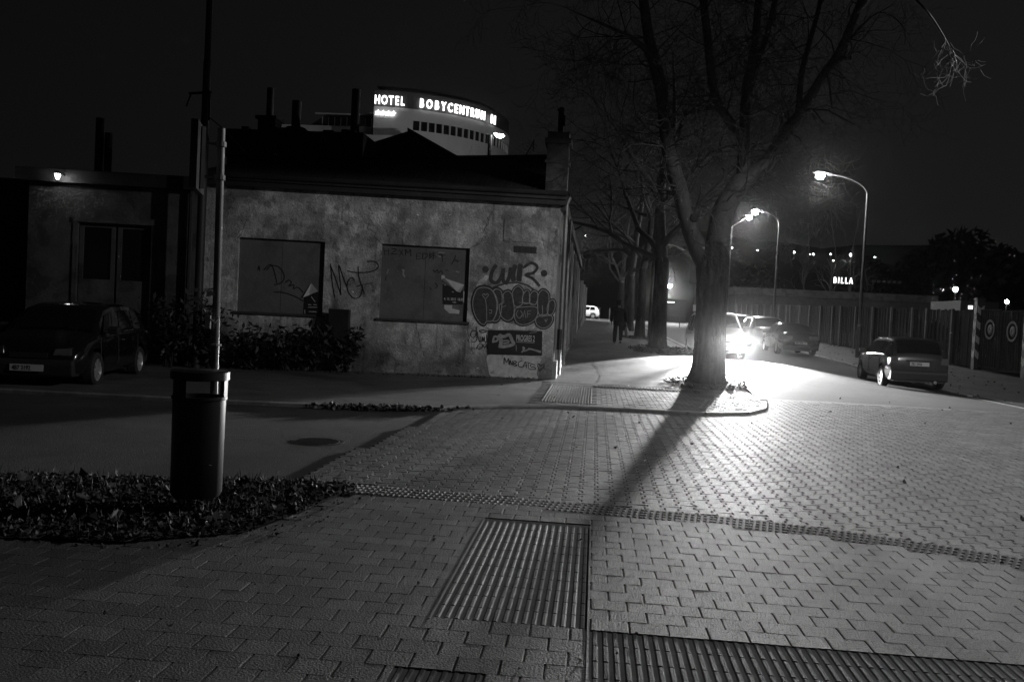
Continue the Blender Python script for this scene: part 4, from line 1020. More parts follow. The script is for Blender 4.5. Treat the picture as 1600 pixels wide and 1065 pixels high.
    for s in (1, -1):
        bb = MB(); bb.prism([(s*w0*1.0, .7), (s*w0*1.02, .9), (s*w0*.78, .9), (s*w0*.74, .72)] if kind != 'saloon' else [(s*w0*1.0, .68), (s*w0*1.02, .86), (s*w0*.45, .84), (s*w0*.5, .7)], xr-.015, xr+.12, lambda y, z, x: Vector((x, y, z)))
        bb.build('tail_lamp', m_lens, T, bevel=.012)
    PZ = .71 if kind != 'saloon' else .55
    bb = MB(); bb.box(xr-.03 if kind != 'saloon' else xr-.085, xr-.02 if kind != 'saloon' else xr-.072, -.26, .26, PZ-.055, PZ+.055); pl = bb.build('number_plate', m_plate, T)
    if plate:
        m_ = Matrix((V(0, -1, 0), V(0, 0, 1), V(-1, 0, 0))).transposed().to_4x4(); m_.translation = V(xr-(.0325 if kind != 'saloon' else .0875), .225, PZ-.036)
        letters(plate, .105, m_black, 'plate_number', pl, m_, .001, .002, sx=.72)
    if kind != 'saloon':
        bb = MB(); bb.box(xr-.05, xr-.01, -.36, .36, PZ+.075, PZ+.1); bb.build('tailgate_grip', m_trim, T)
    bb = MB(); bb.tube([(xr-.1, -.42, .22), (xr+.2, -.42, .23)], .045, 12); bb.lathe([(.025, -.001), (.045, -.001)], (xr-.1, -.42, .22), 10, axis='x'); bb.build('exhaust', m_chrome, T)
    xf = L/2; wf = st[-1][3]
    bb = MB(); bb.prism([(xf+.03, .22), (xf-.3, .2), (xf-.3, .46), (xf+.02, .5), (xf+.06, .42)], -wf*1.08, wf*1.08, lambda u, v, y: Vector((u, y, v))); bb.build('front_bumper', m_trim if kind != 'saloon' else paint, T, bevel=.03)
    bb = MB(); bb.box(xf-.03, xf+.012, -.3, .3, .52, .6); bb.build('grille', m_trim, T)
    bb = MB(); bb.box(xf+.06, xf+.072, -.26, .26, .3, .41); pf = bb.build('number_plate', m_plate, T)
    if plate:
        m_ = Matrix((V(0, 1, 0), V(0, 0, 1), V(1, 0, 0))).transposed().to_4x4(); m_.translation = V(xf+.0735, -.225, .318)
        letters(plate, .105, m_black, 'plate_number', pf, m_, .001, .002, sx=.72)
    for s in (1, -1):
        hy = s*wf*.8
        bb = MB(); k = len(bb.v); x0 = xf-.12
        bb.prism([(hy-.16, .55), (hy+.14*1, .57), (hy+.13, .7), (hy-.12, .68)], x0-.1, xf+.0 , lambda y, z, x: Vector((x-abs(y)*.12+.04, y, z)))
        hl = bb.build('headlight', m_chrome if not lights else m_rim, T, bevel=.01)
        if lights:
            bb = MB(); bb.lathe([(0, .03), (.06, .025), (.085, 0)], (xf+.02, hy, .62), 16, axis='x'); bb.build('bulb', m_beam, hl)
            l = bpy.data.lights.new('beam', 'SPOT'); l.energy = HEAD_W; l.spot_size = math.radians(118); l.spot_blend = .02; l.shadow_soft_size = .09
            lo = bpy.data.objects.new('beam', l); sc.collection.objects.link(lo); lo.parent = T; lo.location = (xf+.12, hy, .64)
            lo.rotation_euler = Vector((math.cos(math.radians(56.7)), 0, -math.sin(math.radians(56.7)))).to_track_quat('-Z', 'Y').to_euler()
        bb = MB(); ym = s*(st[6][3]+.1); bb.prism([(S[7][0]-.45, .92), (S[7][0]-.3, .9), (S[7][0]-.27, 1.02), (S[7][0]-.42, 1.05)], ym-.1*s, ym+.08*s, lambda u, v, y: Vector((u, y, v))); bb.build('door_mirror', m_trim, T, bevel=.02)
    # door lines and handles
    bb = MB()
    for s in (1, -1):
        for x in (S[K['rear']][0]+.9, .15, 1.12 if kind != 'saloon' else 1.2):
            bb.tube([V(x, s*(.868 if kind == 'hatch' else .885), .35), V(x, s*(.85 if kind == 'hatch' else .872), .86)], .006, 4)
    bb.build('door_gap', m_black, T)
    for s in (1, -1):
        for x in ((.35, -.55) if kind != 'hatch' else (.0,)):
            bb = MB(); yy = s*(.86 if kind == 'hatch' else .885); bb.tube([(x, yy, .78), (x-.09, yy+s*.02, .785), (x-.18, yy, .78)], .013, 6); bb.build('door_handle', m_chrome, T)
    T.location = loc; T.rotation_euler.z = rz
    return T
H90 = math.pi/2
def gp(x, y, z=-.05): return V(x, y, G(x, y)+z)
GRP = 'cars parked along the right kerb'
car('silver hatchback with lit flank parked nearest on the right side of the road', 'hatch', m_silver, gp(9.3, 28.3), H90-.05, plate='7B1 2456', group=GRP)
car('black saloon seen from behind, parked right of the glaring headlights', 'saloon', m_blackcar, gp(8.95, 42.4), H90+.02, plate='2B3 1870', group=GRP)
car('dark estate car parked just in front of the black saloon', 'estate', m_darkcar, gp(8.75, 48.6), H90, group=GRP)
car('hazy estate car farthest along the row, beside the glare', 'estate', m_darkcar, gp(8.7, 56.5), H90-.02, group=GRP)
car('pale estate car driving towards the viewer with dazzling headlights', 'estate', m_whitecar, gp(4.42, 33.6), -H90, name='moving_car', lights=True)
p = at(40, 604, 14.9)
car('dark unlit car parked facing the viewer at the left edge', 'hatch', m_blackcar, V(p.x+.25, 15.9, -.05), -1.36, name='parked_car', plate='4B7 3192')
car('small white car far off at the end of the sidewalk', 'hatch', m_whitecar, gp(-1.55, 103), math.pi, name='moving_car')
car('dark car whose roof shows above the fence', 'saloon', m_blackcar, V(19.5, 56, 1.1), .1)
# ------------------------------------------------------------------ bare trees
class Tree:
    def __init__(s, seed, yb=None): s.r = random.Random(seed); s.b = MB(); s.n = 0
    def limb(s, pts, rad, sides=8):
        P = [Vector(p) for p in pts]; Q = []; R = []
        n = len(P)
        for i in range(n-1):
            p0, p1, p2, p3 = P[max(0, i-1)], P[i], P[i+1], P[min(n-1, i+2)]
            for t in (0, .25, .5, .75):
                Q.append(.5*((2*p1)+(p2-p0)*t+(2*p0-5*p1+4*p2-p3)*t*t+(3*p1-p0-3*p2+p3)*t**3)); R.append(rad[i]+(rad[i+1]-rad[i])*t)
        Q.append(P[-1]); R.append(rad[-1]); s.b.tube(Q, R, sides, cap=False); return Q, R
    def grow(s, p, d, L, r, lev, droop=.0, maxlev=4, twig=1.0):
        rr = s.r; seg = [7, 6, 5, 5, 4][min(lev, 4)]; pts = [p.copy()]; rad = [r]; d = d.normalized(); q = p.copy()
        up = rr.uniform(-.02, .1) if lev < 2 else 0
        for i in range(seg):
            f = i/seg
            if lev >= 2: tr = (-.1*droop if f < .5 else .22)     # hang, then turn up at the tip
            else: tr = up
            wb = .2 if lev < 2 else .3
            d = (d+Vector((rr.gauss(0, wb), rr.gauss(0, wb), rr.gauss(0, wb)+tr))).normalized()
            q = q+d*(L/seg); pts.append(q.copy()); rad.append(max(r*(1-.8*(i+1)/seg), .0035))
        s.b.tube(pts, rad, 6 if lev < 1 else 5 if lev == 1 else 3, cap=False); s.n += 1
        if lev >= maxlev: return
        k = [7, 8, 6, 4][lev] if lev < 4 else 0; k = max(2, int(k*twig))
        for j in range(k):
            f = rr.uniform(.22, 1) if lev else rr.uniform(.3, 1); i = min(int(f*seg), seg-1); a = pts[i].lerp(pts[i+1], f*seg-i)
            dd = (pts[i+1]-pts[i]).normalized(); ax = dd.orthogonal().normalized(); ax = Matrix.Rotation(rr.uniform(0, 6.283), 3, dd) @ ax
            nd = (dd*math.cos(.85)+ax*math.sin(.85)*rr.uniform(.7, 1.2)).normalized()
            if lev >= 1: nd = (nd+Vector((0, 0, -.25*droop))).normalized()
            s.grow(a, nd, L*rr.uniform(.42, .62), rad[i]*rr.uniform(.4, .6), lev+1, droop, maxlev, twig)
from mathutils import noise as MN
def trunk_mesh(base, pts, rad, seed, flare=.35, sides=22, sub=8, name='trunk', parent=None, m=m_bark):
    rr = random.Random(seed); b = MB(); P = [Vector(p) for p in pts]; n = len(P); Q = []; R = []
    for i in range(n-1):
        p0, p1, p2, p3 = P[max(0, i-1)], P[i], P[i+1], P[min(n-1, i+2)]
        for k in range(sub):
            t = k/sub; Q.append(.5*((2*p1)+(p2-p0)*t+(2*p0-5*p1+4*p2-p3)*t*t+(3*p1-p0-3*p2+p3)*t**3)); R.append(rad[i]+(rad[i+1]-rad[i])*t)
    Q.append(P[-1]); R.append(rad[-1]); ph = [rr.uniform(0, 6.28) for _ in range(6)]
    for i, (q, r) in enumerate(zip(Q, R)):
        h = q.z-Q[0].z
        for j in range(sides):
            a = 2*math.pi*j/sides
            f = 1+.05*math.sin(3*a+ph[0]+h*.5)+.035*math.sin(7*a+ph[1]+h*1.3)+.02*math.sin(13*a+ph[2]-h*3)+rr.uniform(-.015, .015)
            f += flare*math.exp(-h/.28)*(1+.45*math.sin(5*a+ph[3]))
            if sides > 40:
                n1 = MN.noise(Vector((math.cos(a)*5, math.sin(a)*5, h*1.3))); n2 = MN.noise(Vector((math.cos(a)*11, math.sin(a)*11, h*3.5+9)))
                f += .045*(1-2.5*abs(n1))+.03*(1-2.5*abs(n2))-.05
            b.v.append((q.x+r*f*math.cos(a), q.y+r*f*math.sin(a), q.z))
    for i in range(len(Q)-1):
        for j in range(sides):
            b.f.append((i*sides+j, i*sides+(j+1) % sides, (i+1)*sides+(j+1) % sides, (i+1)*sides+j)); b.t.append(.5)
    b.f.append(tuple((len(Q)-1)*sides+j for j in range(sides))); b.t.append(.5)
    return b.build(name, m, parent, smooth=True)
# the big tree at the corner, its limbs laid out at their real place
TB = V(2.78, 22.45, 0); TB.z = G(2.78, 22.45)-.05
BT = thing('bare_tree', TB, 'large bare tree with forked trunk at the rounded corner, nearest the viewer', 'tree', 'bare trees along the left sidewalk')
def bp(px, py, Y=22.5): return at(px, py, Y)
trunk_mesh(TB, [TB, bp(1107, 560, 22.45), bp(1110, 500, 22.45), bp(1113, 440, 22.45), bp(1112, 400, 22.45), bp(1110, 378, 22.45)], [.40, .38, .375, .38, .42, .3], 3, flare=.32, sides=96, sub=26, parent=BT)
t = Tree(11); LM = []
for path, rad in (
    ([(1106, 412, 22.4), (1090, 385, 22.35), (1076, 350, 22.2), (1064, 303, 22.1), (1052, 262, 22), (1044, 232, 21.9), (1038, 180, 21.8), (1030, 125, 21.7), (1014, 60, 21.6), (1004, -10, 21.5)], [.3, .25, .21, .2, .18, .17, .155, .15, .13, .11]),
    ([(1041, 200, 21.8), (1017, 94, 21.2), (990, 62, 20.8), (966, 49, 20.4), (914, 26, 19.9), (880, 10, 19.4)], [.12, .08, .06, .04, .02, .006]),
    ([(1116, 412, 22.5), (1122, 372, 22.6), (1130, 330, 22.7), (1146, 303, 22.8), (1160, 284, 22.9), (1185, 266, 23), (1206, 245, 23.1), (1228, 205, 23.2), (1250, 178, 23.2), (1284, 121, 23.1), (1312, 81, 22.8), (1350, -10, 22.2)], [.33, .29, .27, .26, .25, .21, .19, .15, .125, .11, .1, .08]),
    ([(1160, 290, 22.9), (1162, 262, 23), (1163, 225, 23.1), (1166, 140, 23.4), (1178, 80, 23.6), (1186, -10, 23.8)], [.2, .17, .15, .12, .1, .09]),
    ([(1162, 235, 23), (1150, 205, 22.8), (1118, 152, 22.4), (1106, 62, 22), (1098, -10, 21.8)], [.13, .12, .11, .1, .09]),
    ([(1166, 160, 23.4), (1176, 115, 23.8), (1197, 59, 24.2), (1214, -10, 24.6)], [.1, .09, .08, .07]),
    ([(1248, 182, 23.2), (1253, 112, 23.8), (1276, 27, 24.4), (1285, -15, 24.6)], [.09, .07, .06, .05]),
    ([(1300, 102, 22.9), (1315, 92, 22.8), (1330, 91, 22.7)], [.08, .07, .05]),
    ([(1340, 20, 22.4), (1385, -25, 19.5), (1420, -8, 17.4), (1448, 18, 15.8), (1468, 46, 14.8), (1484, 74, 14.1)], [.05, .035, .028, .02, .014, .009]),
    ([(1330, 60, 22.6), (1372, 20, 22), (1410, 40, 21.6), (1414, 70, 21.5)], [.03, .02, .012, .006]),
    ):
    Q, R = t.limb([bp(*p) for p in path], rad, 12 if rad[0] > .2 else 8); LM.append((Q, R))
rr = t.r
for (Q, R), cnt in zip(LM, (52, 22, 40, 30, 30, 18, 14, 4, 0, 0)):
    for j in range(cnt):
        f = rr.uniform(.2, 1); i = min(int(f*(len(Q)-1)), len(Q)-2)
        dd = (Q[i+1]-Q[i]).normalized(); ax = Matrix.Rotation(rr.uniform(0, 6.283), 3, dd) @ dd.orthogonal().normalized()
        nd = dd*.5+ax
        t.grow(Q[i], nd, rr.uniform(1.0, 2.8), min(R[i]*.35, .022), 2, 1.0, 4, 1.25)
# the drooping lit twigs by the lamp at the right and below the right limb
for px, py, Y, k, L in ((1480, 66, 14.2, 6, .62), (1488, 78, 14, 7, .55), (1490, 88, 14, 4, .85), (1413, 60, 21.5, 1, .9), (1285, 215, 22.5, 3, 1.3), (1300, 170, 22.6, 2, 1.2), (1270, 250, 22.4, 3, 1.3), (1230, 270, 22.6, 3, 1.2), (1200, 290, 22.4, 3, 1.2), (1330, 200, 22.2, 1, 1.1)):
    for j in range(k):
        p = bp(px+rr.uniform(-5, 5), py+rr.uniform(-8, 8), Y); t.grow(p, Vector((rr.uniform(-.5, .9), rr.uniform(-.4, .4), -.8)), L*rr.uniform(.6, 1.1), .008, 3, 1.2, 4, .8)
for a, c in (((1253, 170, 23.2), (1290, 195, 22.5)), ((1253, 170, 23.2), (1335, 195, 22.2)), ((1228, 205, 23.2), (1268, 245, 22.4)), ((1206, 245, 23.1), (1230, 268, 22.6)), ((1190, 264, 23), (1200, 290, 22.4)), ((1290, 110, 23), (1300, 170, 22.6))):
    p, q = bp(*a), bp(*c); t.b.tube([p, p.lerp(q, .5)+V(0, 0, .15), q], [.03, .022, .015], 5, cap=False)
t.b.build('crown', m_twig, BT, smooth=True)
# knots left by sawn limbs
b = MB(); k = bp(1084, 340, 21.95); b.lathe([(0, 0), (.07, -.01), (.1, .03), (.12, .1)], k, 14, axis='y'); b.build('knot', m_bark, BT, smooth=True)
def row_tree(x, y, r, h, label, seed, lean=0, maxlev=4, twig=.8, spread=1.0, group='bare trees along the left sidewalk', fork=3.6, droop=.9, name='bare_tree', upness=1.0):
    z = G(x, y)-.05; T = thing(name, (x, y, z), label, 'tree', group); rr = random.Random(seed)
    trunk_mesh(None, [(x, y, z), (x+lean*.3, y, z+1.2), (x+lean*.7, y, z+2.5), (x+lean, y, z+fork)], [r, r*.88, r*.82, r*.75], seed, parent=T, sides=16, flare=.3)
    t = Tree(seed); n = 6
    top = V(x+lean, y, z+fork-.15)
    Q, R = t.limb([top, top+V(rr.uniform(-.3, .3), 0, h*.25), top+V(rr.uniform(-.5, .5), rr.uniform(-.5, .5), h*.45), top+V(rr.uniform(-.8, .8), rr.uniform(-.8, .8), h-fork)], [r*.72, r*.5, r*.3, r*.08])
    for j in range(4): i = rr.randint(len(Q)//3, len(Q)-2); t.grow(Q[i], Vector((rr.uniform(-1, 1), rr.uniform(-1, 1), .6*upness)), h*.26*spread, R[i]*.5, 1, droop, maxlev, twig)
    for j in range(n):
        a = 2*math.pi*j/n+rr.uniform(-.4, .4); st = Q[rr.randint(0, 4)]
        t.grow(st, Vector((math.cos(a), math.sin(a), rr.uniform(.5, 1.3)*upness)), h*rr.uniform(.42, .55)*spread, r*.4, 0, droop, maxlev-1, twig)
    t.b.build('crown', m_twig, T, smooth=True)
    return T
row_tree(2.47, 35.3, .34, 11.5, 'bare tree with straight trunk just behind the nearest big one, leaf heap at its foot', 21, twig=1.1)
row_tree(2.3, 46.1, .26, 11, 'third bare tree of the row, slimmer, beside the thin pole', 22, twig=1.05)
row_tree(2.15, 58.5, .36, 12, 'fourth bare tree of the row, right behind the walking man', 23, twig=.95)
row_tree(2.1, 76, .3, 12, 'farthest bare tree at the end of the sidewalk', 24, maxlev=3, twig=1)
row_tree(-3.6, 74, .3, 10, 'bare tree rising behind the far boundary wall', 25, maxlev=3, twig=1, group=None)
b = MB(); b.tube([(2.62, 43.2, G(2.6, 43)-.05), (2.66, 43.2, 8.4)], [.1, .07], 12)
tag(b.build('wooden_pole', m_left, smooth='auto'), 'thin wooden pole standing close to the third tree', 'pole')
# trees in front of the hotel
for px, seed, h, lb in ((735, 31, 11.0, 'bare tree before the right side of the hotel'), (690, 32, 10.2, 'bare tree before the middle of the hotel windows'), (610, 33, 9.6, 'bare tree before the left end of the hotel tower')):
    row_tree((px-929)/1400*62, 62, .2, h, lb, seed, maxlev=3, twig=1, spread=.8, group='bare trees before the hotel')
# poplars and dark crowns across the road
for i, (px, Y, top) in enumerate(((1282, 120, 335), (1312, 118, 325), (1335, 125, 350), (1245, 130, 345))):
    x = (px-929)/1400*Y; zt = at(px, top, Y).z
    row_tree(x, Y, .25, zt-1.5, ['slim bare poplar left of the street lamp pole', 'tallest slim bare poplar beside the lamp pole', 'slim bare poplar right of the street lamp pole', 'slim bare poplar below the glowing lamp'][i], 40+i, maxlev=2, twig=1.4, spread=.55, upness=3, droop=.2, group='bare poplars beyond the fence', fork=2.5)
def bushy(x, y, z, rx, rz_, label, seed, n=2600, s=.45, name='leafy_tree', group=None, trunk=True, m=m_bush, cat='tree'):
    rr = random.Random(seed); T = thing(name, (x, y, z), label, cat, group)
    if trunk:
        b = MB(); b.tube([(x, y, z-.1), (x+.1, y, z+rz_*.5), (x, y, z+rz_)], [.28, .22, .1], 8); b.build('trunk', m_bark, T)
    b = MB(); C_ = [(rr.uniform(-.55, .55)*rx, rr.uniform(-.4, .4)*rx, rz_*rr.uniform(.75, 1.6), rr.uniform(.35, .6)*rx) for _ in range(9)]
    for _ in range(n):
        cx_, cy_, cz_, r = rr.choice(C_); v = Vector((rr.gauss(0, 1), rr.gauss(0, 1), rr.gauss(0, 1))).normalized()*r*rr.uniform(.45, 1.08)
        p = Vector((x+cx_+v.x, y+cy_+v.y, z+cz_*.62+v.z*min(1, rz_/rx)+rz_*.12)); a = Vector((rr.gauss(0, 1), rr.gauss(0, 1), rr.gauss(0, 1))).normalized(); c = a.orthogonal().normalized(); q = s*rr.uniform(.5, 1.2)
        b.quad(p-a*q, p+c*q*.45, p+a*q, p-c*q*.45, tone=rr.random())
    b.build('crown' if trunk else 'foliage', m, T, tone=True)
    return T
for i, (px, Y, top, w_) in enumerate(((1478, 150, 322, 62), (1408, 160, 350, 48), (1560, 140, 345, 55), (1350, 170, 385, 40), (1620, 150, 330, 50), (1170, 180, 400, 45))):
    x = (px-929)/1400*Y; zt = at(px, top, Y).z-1.5
    bushy(x, Y, 1.5, w_/1400*Y, zt*.62, ['tallest dark round tree on the right skyline', 'dark tree left of the tallest one on the skyline', 'dark tree right of the tallest one on the skyline', 'low dark tree by the curved lamp pole', 'dark tree cut by the right edge of the view', 'dark tree behind the glaring lamp pair'][i], 60+i, n=2600, s=1.0, group='dark trees beyond the shop')
# shrubs before the building
def shrub(x, y, w_, h, label, seed, n=520, s=.085):
    rr = random.Random(seed); T = thing('shrub', (x, y, G(x, y)), label, 'shrub', 'shrubs along the derelict wall')
    b = MB(); L = []
    for k in range(14):
        a = rr.uniform(0, 6.28); e = V(x+math.cos(a)*w_*.5*rr.uniform(.3, 1), y+math.sin(a)*.5*rr.uniform(.3, 1), G(x, y)+h*rr.uniform(.45, 1.05))
        mdl = V(x+(e.x-x)*.3, y+(e.y-y)*.3, e.z*.6); b.tube([(x+rr.uniform(-.1, .1), y, 0), mdl, e], [.02, .014, .006], 4, cap=False); L.append((mdl, e))
    b.build('stem', m_bark, T)
    b = MB()
    for _ in range(n):
        p0, p1 = rr.choice(L); p = p0.lerp(p1, rr.uniform(-.5, 1.1))+Vector((rr.gauss(0, .11), rr.gauss(0, .11), rr.gauss(0, .09))); p.z = max(p.z, .03)
        a = Vector((rr.gauss(0, 1), rr.gauss(0, 1), rr.gauss(0, .6)-.2)).normalized(); c = a.orthogonal().normalized(); q = s*rr.uniform(.6, 1.4)
        b.quad(p-a*q, p+c*q*.35, p+a*q, p-c*q*.35, tone=rr.random())
    b.build('foliage', m_bush, T, tone=True)
for i, (x, y, w_, h) in enumerate(((-9.5, 19.3, 1.1, 1.5), (-8.6, 19.5, 1.2, 1.45), (-7.9, 19.9, 1.2, .95), (-7.1, 20.1, 1.3, 1.0), (-6.5, 20.3, 1.0, 1.25), (-5.75, 20.5, .9, .95))):
    shrub(x, y, w_, h, ['tall dark shrub just left of the utility pole', 'dark shrub with long arching shoot right of the utility pole', 'low dark shrub below the left end of the boarded window', 'broad low dark shrub below the middle of the left boarded window', 'dark shrub reaching the torn poster of the left window', 'small spiky shrub at the foot of the dark notice box'][i], 80+i)
NB = thing('notice_box', (-5.7, 20.55, 0), 'small dark box on a short post among the shrubs by the wall', 'box')
a, c = at(515, 482, 20.5), at(545, 528, 20.5)
b = MB(); b.box(a.x, c.x, 20.42, 20.58, c.z-.05, a.z); b.build('box', m_dark, NB, bevel=.01)
b = MB(); b.tube([((a.x+c.x)/2, 20.5, 0), ((a.x+c.x)/2, 20.5, c.z)], .03, 8); b.build('post', m_dark, NB)
p = at(436, 534, 19.4)
BT2 = thing('bottle', p, 'small chrome bottle shape standing for a glint in the shrubs under the left window', 'bottle'); 
b = MB(); b.tube([p+V(-.03, 0, -.1), p+V(0, 0, -.02), p+V(.0, 0, .0), p+V(.02, 0, .06)], [.035, .035, .015, .012], 10); b.build('glass', m_chrome, BT2, smooth='auto')  # bottle shape in chrome, put in to give the glint
# ------------------------------------------------------------------ walking man
def skinned(name, V_, E_, m, parent, sub=2):
    me = bpy.data.meshes.new(name); me.from_pydata([v[:3] for v in V_], E_, []); o = bpy.data.objects.new(name, me); sc.collection.objects.link(o)
    md = o.modifiers.new('s', 'SKIN'); md.use_smooth_shade = True
    for i, v in enumerate(V_):
        r = v[3]; me.skin_vertices[0].data[i].radius = (r, r) if not hasattr(r, '__len__') else r
    me.skin_vertices[0].data[0].use_root = True
    o.modifiers.new('d', 'SUBSURF').levels = sub; o.modifiers['d'].render_levels = sub
    bpy.context.view_layer.update()
    m2_ = bpy.data.meshes.new_from_object(o.evaluated_get(bpy.context.evaluated_depsgraph_get())); o.modifiers.clear(); o.data = m2_; m2_.name = name
    m2_.materials.clear(); m2_.materials.append(m); m2_.polygons.foreach_set('use_smooth', [True]*len(m2_.polygons)); o.parent = parent; return o
MP = V(1.0, 38.5, 0); MP.z = G(1.0, 38.5)
MAN = thing('person', MP, 'person in dark coat and trousers walking away along the left sidewalk, carrying a bag', 'person')
body = [(0, 0, .95, (.13, .1)), (0, .0, 1.1, (.14, .1)), (0, .01, 1.32, (.17, .11)), (0, .0, 1.46, (.13, .09)), (0, .01, 1.52, .055), (0, .03, 1.6, .08), (0, .03, 1.7, (.082, .095)), (0, .02, 1.77, .06),
        (-.1, 0, .9, .1), (-.12, .04, .5, .062), (-.13, -.02, .1, .045), (-.135, .08, .04, .045), (-.14, .17, .03, .035),
        (.1, 0, .9, .1), (.12, -.02, .52, .062), (.12, -.2, .14, .045), (.12, -.14, .05, .043), (.12, -.07, .02, .035),
        (-.2, 0, 1.42, .065), (-.27, -.04, 1.14, .045), (-.29, .06, .9, .032), (-.29, .09, .83, (.02, .035)),
        (.2, 0, 1.42, .065), (.28, -.02, 1.14, .045), (.33, .02, .9, .032), (.34, .03, .83, (.02, .035))]
E0 = [(0, 1), (1, 2), (2, 3), (3, 4), (4, 5), (5, 6), (6, 7), (0, 8), (8, 9), (9, 10), (10, 11), (11, 12), (0, 13), (13, 14), (14, 15), (15, 16), (16, 17), (3, 18), (18, 19), (19, 20), (20, 21), (3, 22), (22, 23), (23, 24), (24, 25)]
for hs, root in ((-1, 21), (1, 25)):
    hx, hy, hz_ = body[root][:3]
    for k, (dy, ln) in enumerate(((.026, .06), (.01, .07), (-.006, .066), (-.02, .052))):
        i = len(body); body += [(hx+hs*.004, hy+dy, hz_-.05, .0095), (hx-hs*.004, hy+dy+.004, hz_-.05-ln*.5, .009), (hx-hs*.022, hy+dy+.006, hz_-.05-ln*.85, .008)]; E0 += [(root, i), (i, i+1), (i+1, i+2)]
    i = len(body); body += [(hx-hs*.008, hy+.045, hz_-.02, .011), (hx-hs*.02, hy+.055, hz_-.055, .009)]; E0 += [(root, i), (i, i+1)]
skinned('body', body, E0, m_skin, MAN)
coat = [(0, 0, 1.1, (.23, .17)), (0, 0, 1.32, (.25, .17)), (0, 0, 1.46, (.2, .15)), (0, 0, 1.54, (.11, .1)), (0, 0, .95, (.235, .18)), (0, -.01, .8, (.24, .19)), (0, -.01, .74, (.24, .19)),
        (-.23, 0, 1.42, .11), (-.3, -.04, 1.14, .09), (-.3, .06, .9, .07), (.23, 0, 1.42, .11), (.31, -.02, 1.14, .09), (.34, .02, .9, .07)]
skinned('coat', coat, [(0, 1), (1, 2), (2, 3), (0, 4), (4, 5), (5, 6), (2, 7), (7, 8), (8, 9), (2, 10), (10, 11), (11, 12)], m_cloth, MAN)
tr_ = [(0, 0, .9, (.15, .12)), (-.1, 0, .8, .11), (-.12, .04, .5, .1), (-.13, -.02, .1, .08), (-.13, 0, .06, .066), (.1, 0, .8, .11), (.12, -.02, .52, .1), (.12, -.19, .16, .08), (.12, -.2, .12, .066)]
skinned('trousers', tr_, [(0, 1), (1, 2), (2, 3), (3, 4), (0, 5), (5, 6), (6, 7), (7, 8)], m_trou, MAN)
skinned('hair', [(0, .0, 1.7, (.11, .11)), (0, .02, 1.76, (.095, .1)), (0, -.01, 1.63, (.09, .07))], [(0, 1), (0, 2)], m_hair, MAN)
for f in ([(-.135, .0, .05, .055), (-.137, .08, .045, .052), (-.14, .18, .035, .04)], [(.12, -.2, .1, .052), (.12, -.14, .05, .05), (.12, -.06, .03, .04)]):
    skinned('shoe', f, [(0, 1), (1, 2)], m_black, MAN)
BG = MP+V(.36, .02, .76)
o = thing('carrier_bag', BG-V(0, 0, .42), 'pale plastic carrier bag hanging from the walking person\'s right hand', 'bag')
b = MB(); n0 = 14
for k, (z, wx, wy) in enumerate(((-.42, .1, .05), (-.38, .15, .08), (-.25, .16, .09), (-.12, .13, .06), (-.04, .09, .02))):
    for j in range(n0): a = 2*math.pi*j/n0; q = 1+.1*math.sin(3*a+k); b.v.append(tuple(BG+V(wy*math.cos(a)*q, wx*math.sin(a)*q, z)))
for k in range(4):
    for j in range(n0): b.f.append((k*n0+j, k*n0+(j+1) % n0, (k+1)*n0+(j+1) % n0, (k+1)*n0+j)); b.t.append(.5)
b.f.append(tuple(range(n0))); b.t.append(.5); b.build('sack', m_bag, o, smooth=True)
b = MB()
for s in (-1, 1): b.tube([BG+V(s*.012, -.05, -.05), BG+V(s*.01, -.02, .04), BG+V(s*.005, .01, .06), BG+V(s*.01, .03, .03), BG+V(s*.012, .06, -.05)], .006, 5)
b.build('handles', m_bag, o)
# ------------------------------------------------------------------ fence and gate on the right
FP = [(13.6, 88), (14.0, 66), (14.35, 54), (14.95, 42), (15.12, 37.5)]; FP2 = [(15.38, 33.0), (15.55, 29), (15.8, 20), (16, 4)]
def fence(path, label):
    b = MB(); T = thing('board_fence', (path[0][0], path[0][1], G(*path[0])), label, 'fence', 'dark board fence panels on the right'); pst = []
    for (x0, y0), (x1, y1) in zip(path, path[1:]):
        L = math.hypot(x1-x0, y1-y0); n = int(L/.2); d = V((x1-x0)/L, (y1-y0)/L, 0); nn = V(-d.y, d.x, 0)
        for i in range(n):
            x, y = x0+(x1-x0)*i/n, y0+(y1-y0)*i/n; z = G(x, y); h = 2.3+rnd.uniform(-.03, .03); o_ = rnd.uniform(-.012, .012); g = 0 if i % 2 else .02
            T_ = Matrix.Translation((x, y, z)) @ Matrix.Rotation(math.atan2(d.y, d.x), 4, 'Z')
            b.box(0, L/n-.012, -.012+o_+g, .012+o_+g, .04, h, tone=rnd.random(), T=T_)
            if i % 13 == 0: pst.append((x, y, z, d))
    b.build('board', m_fence, T)
    for x, y, z, d in pst:
        bb = MB(); bb.box(-.07, .07, -.12, -.02, -.1, 2.35, T=Matrix.Translation((x, y, z)) @ Matrix.Rotation(math.atan2(d.y, d.x), 4, 'Z')); bb.build('post', m_conc, T)
fence(FP, 'long dark board fence behind the parked cars'); fence(FP2, 'dark board fence right of the striped gate posts')
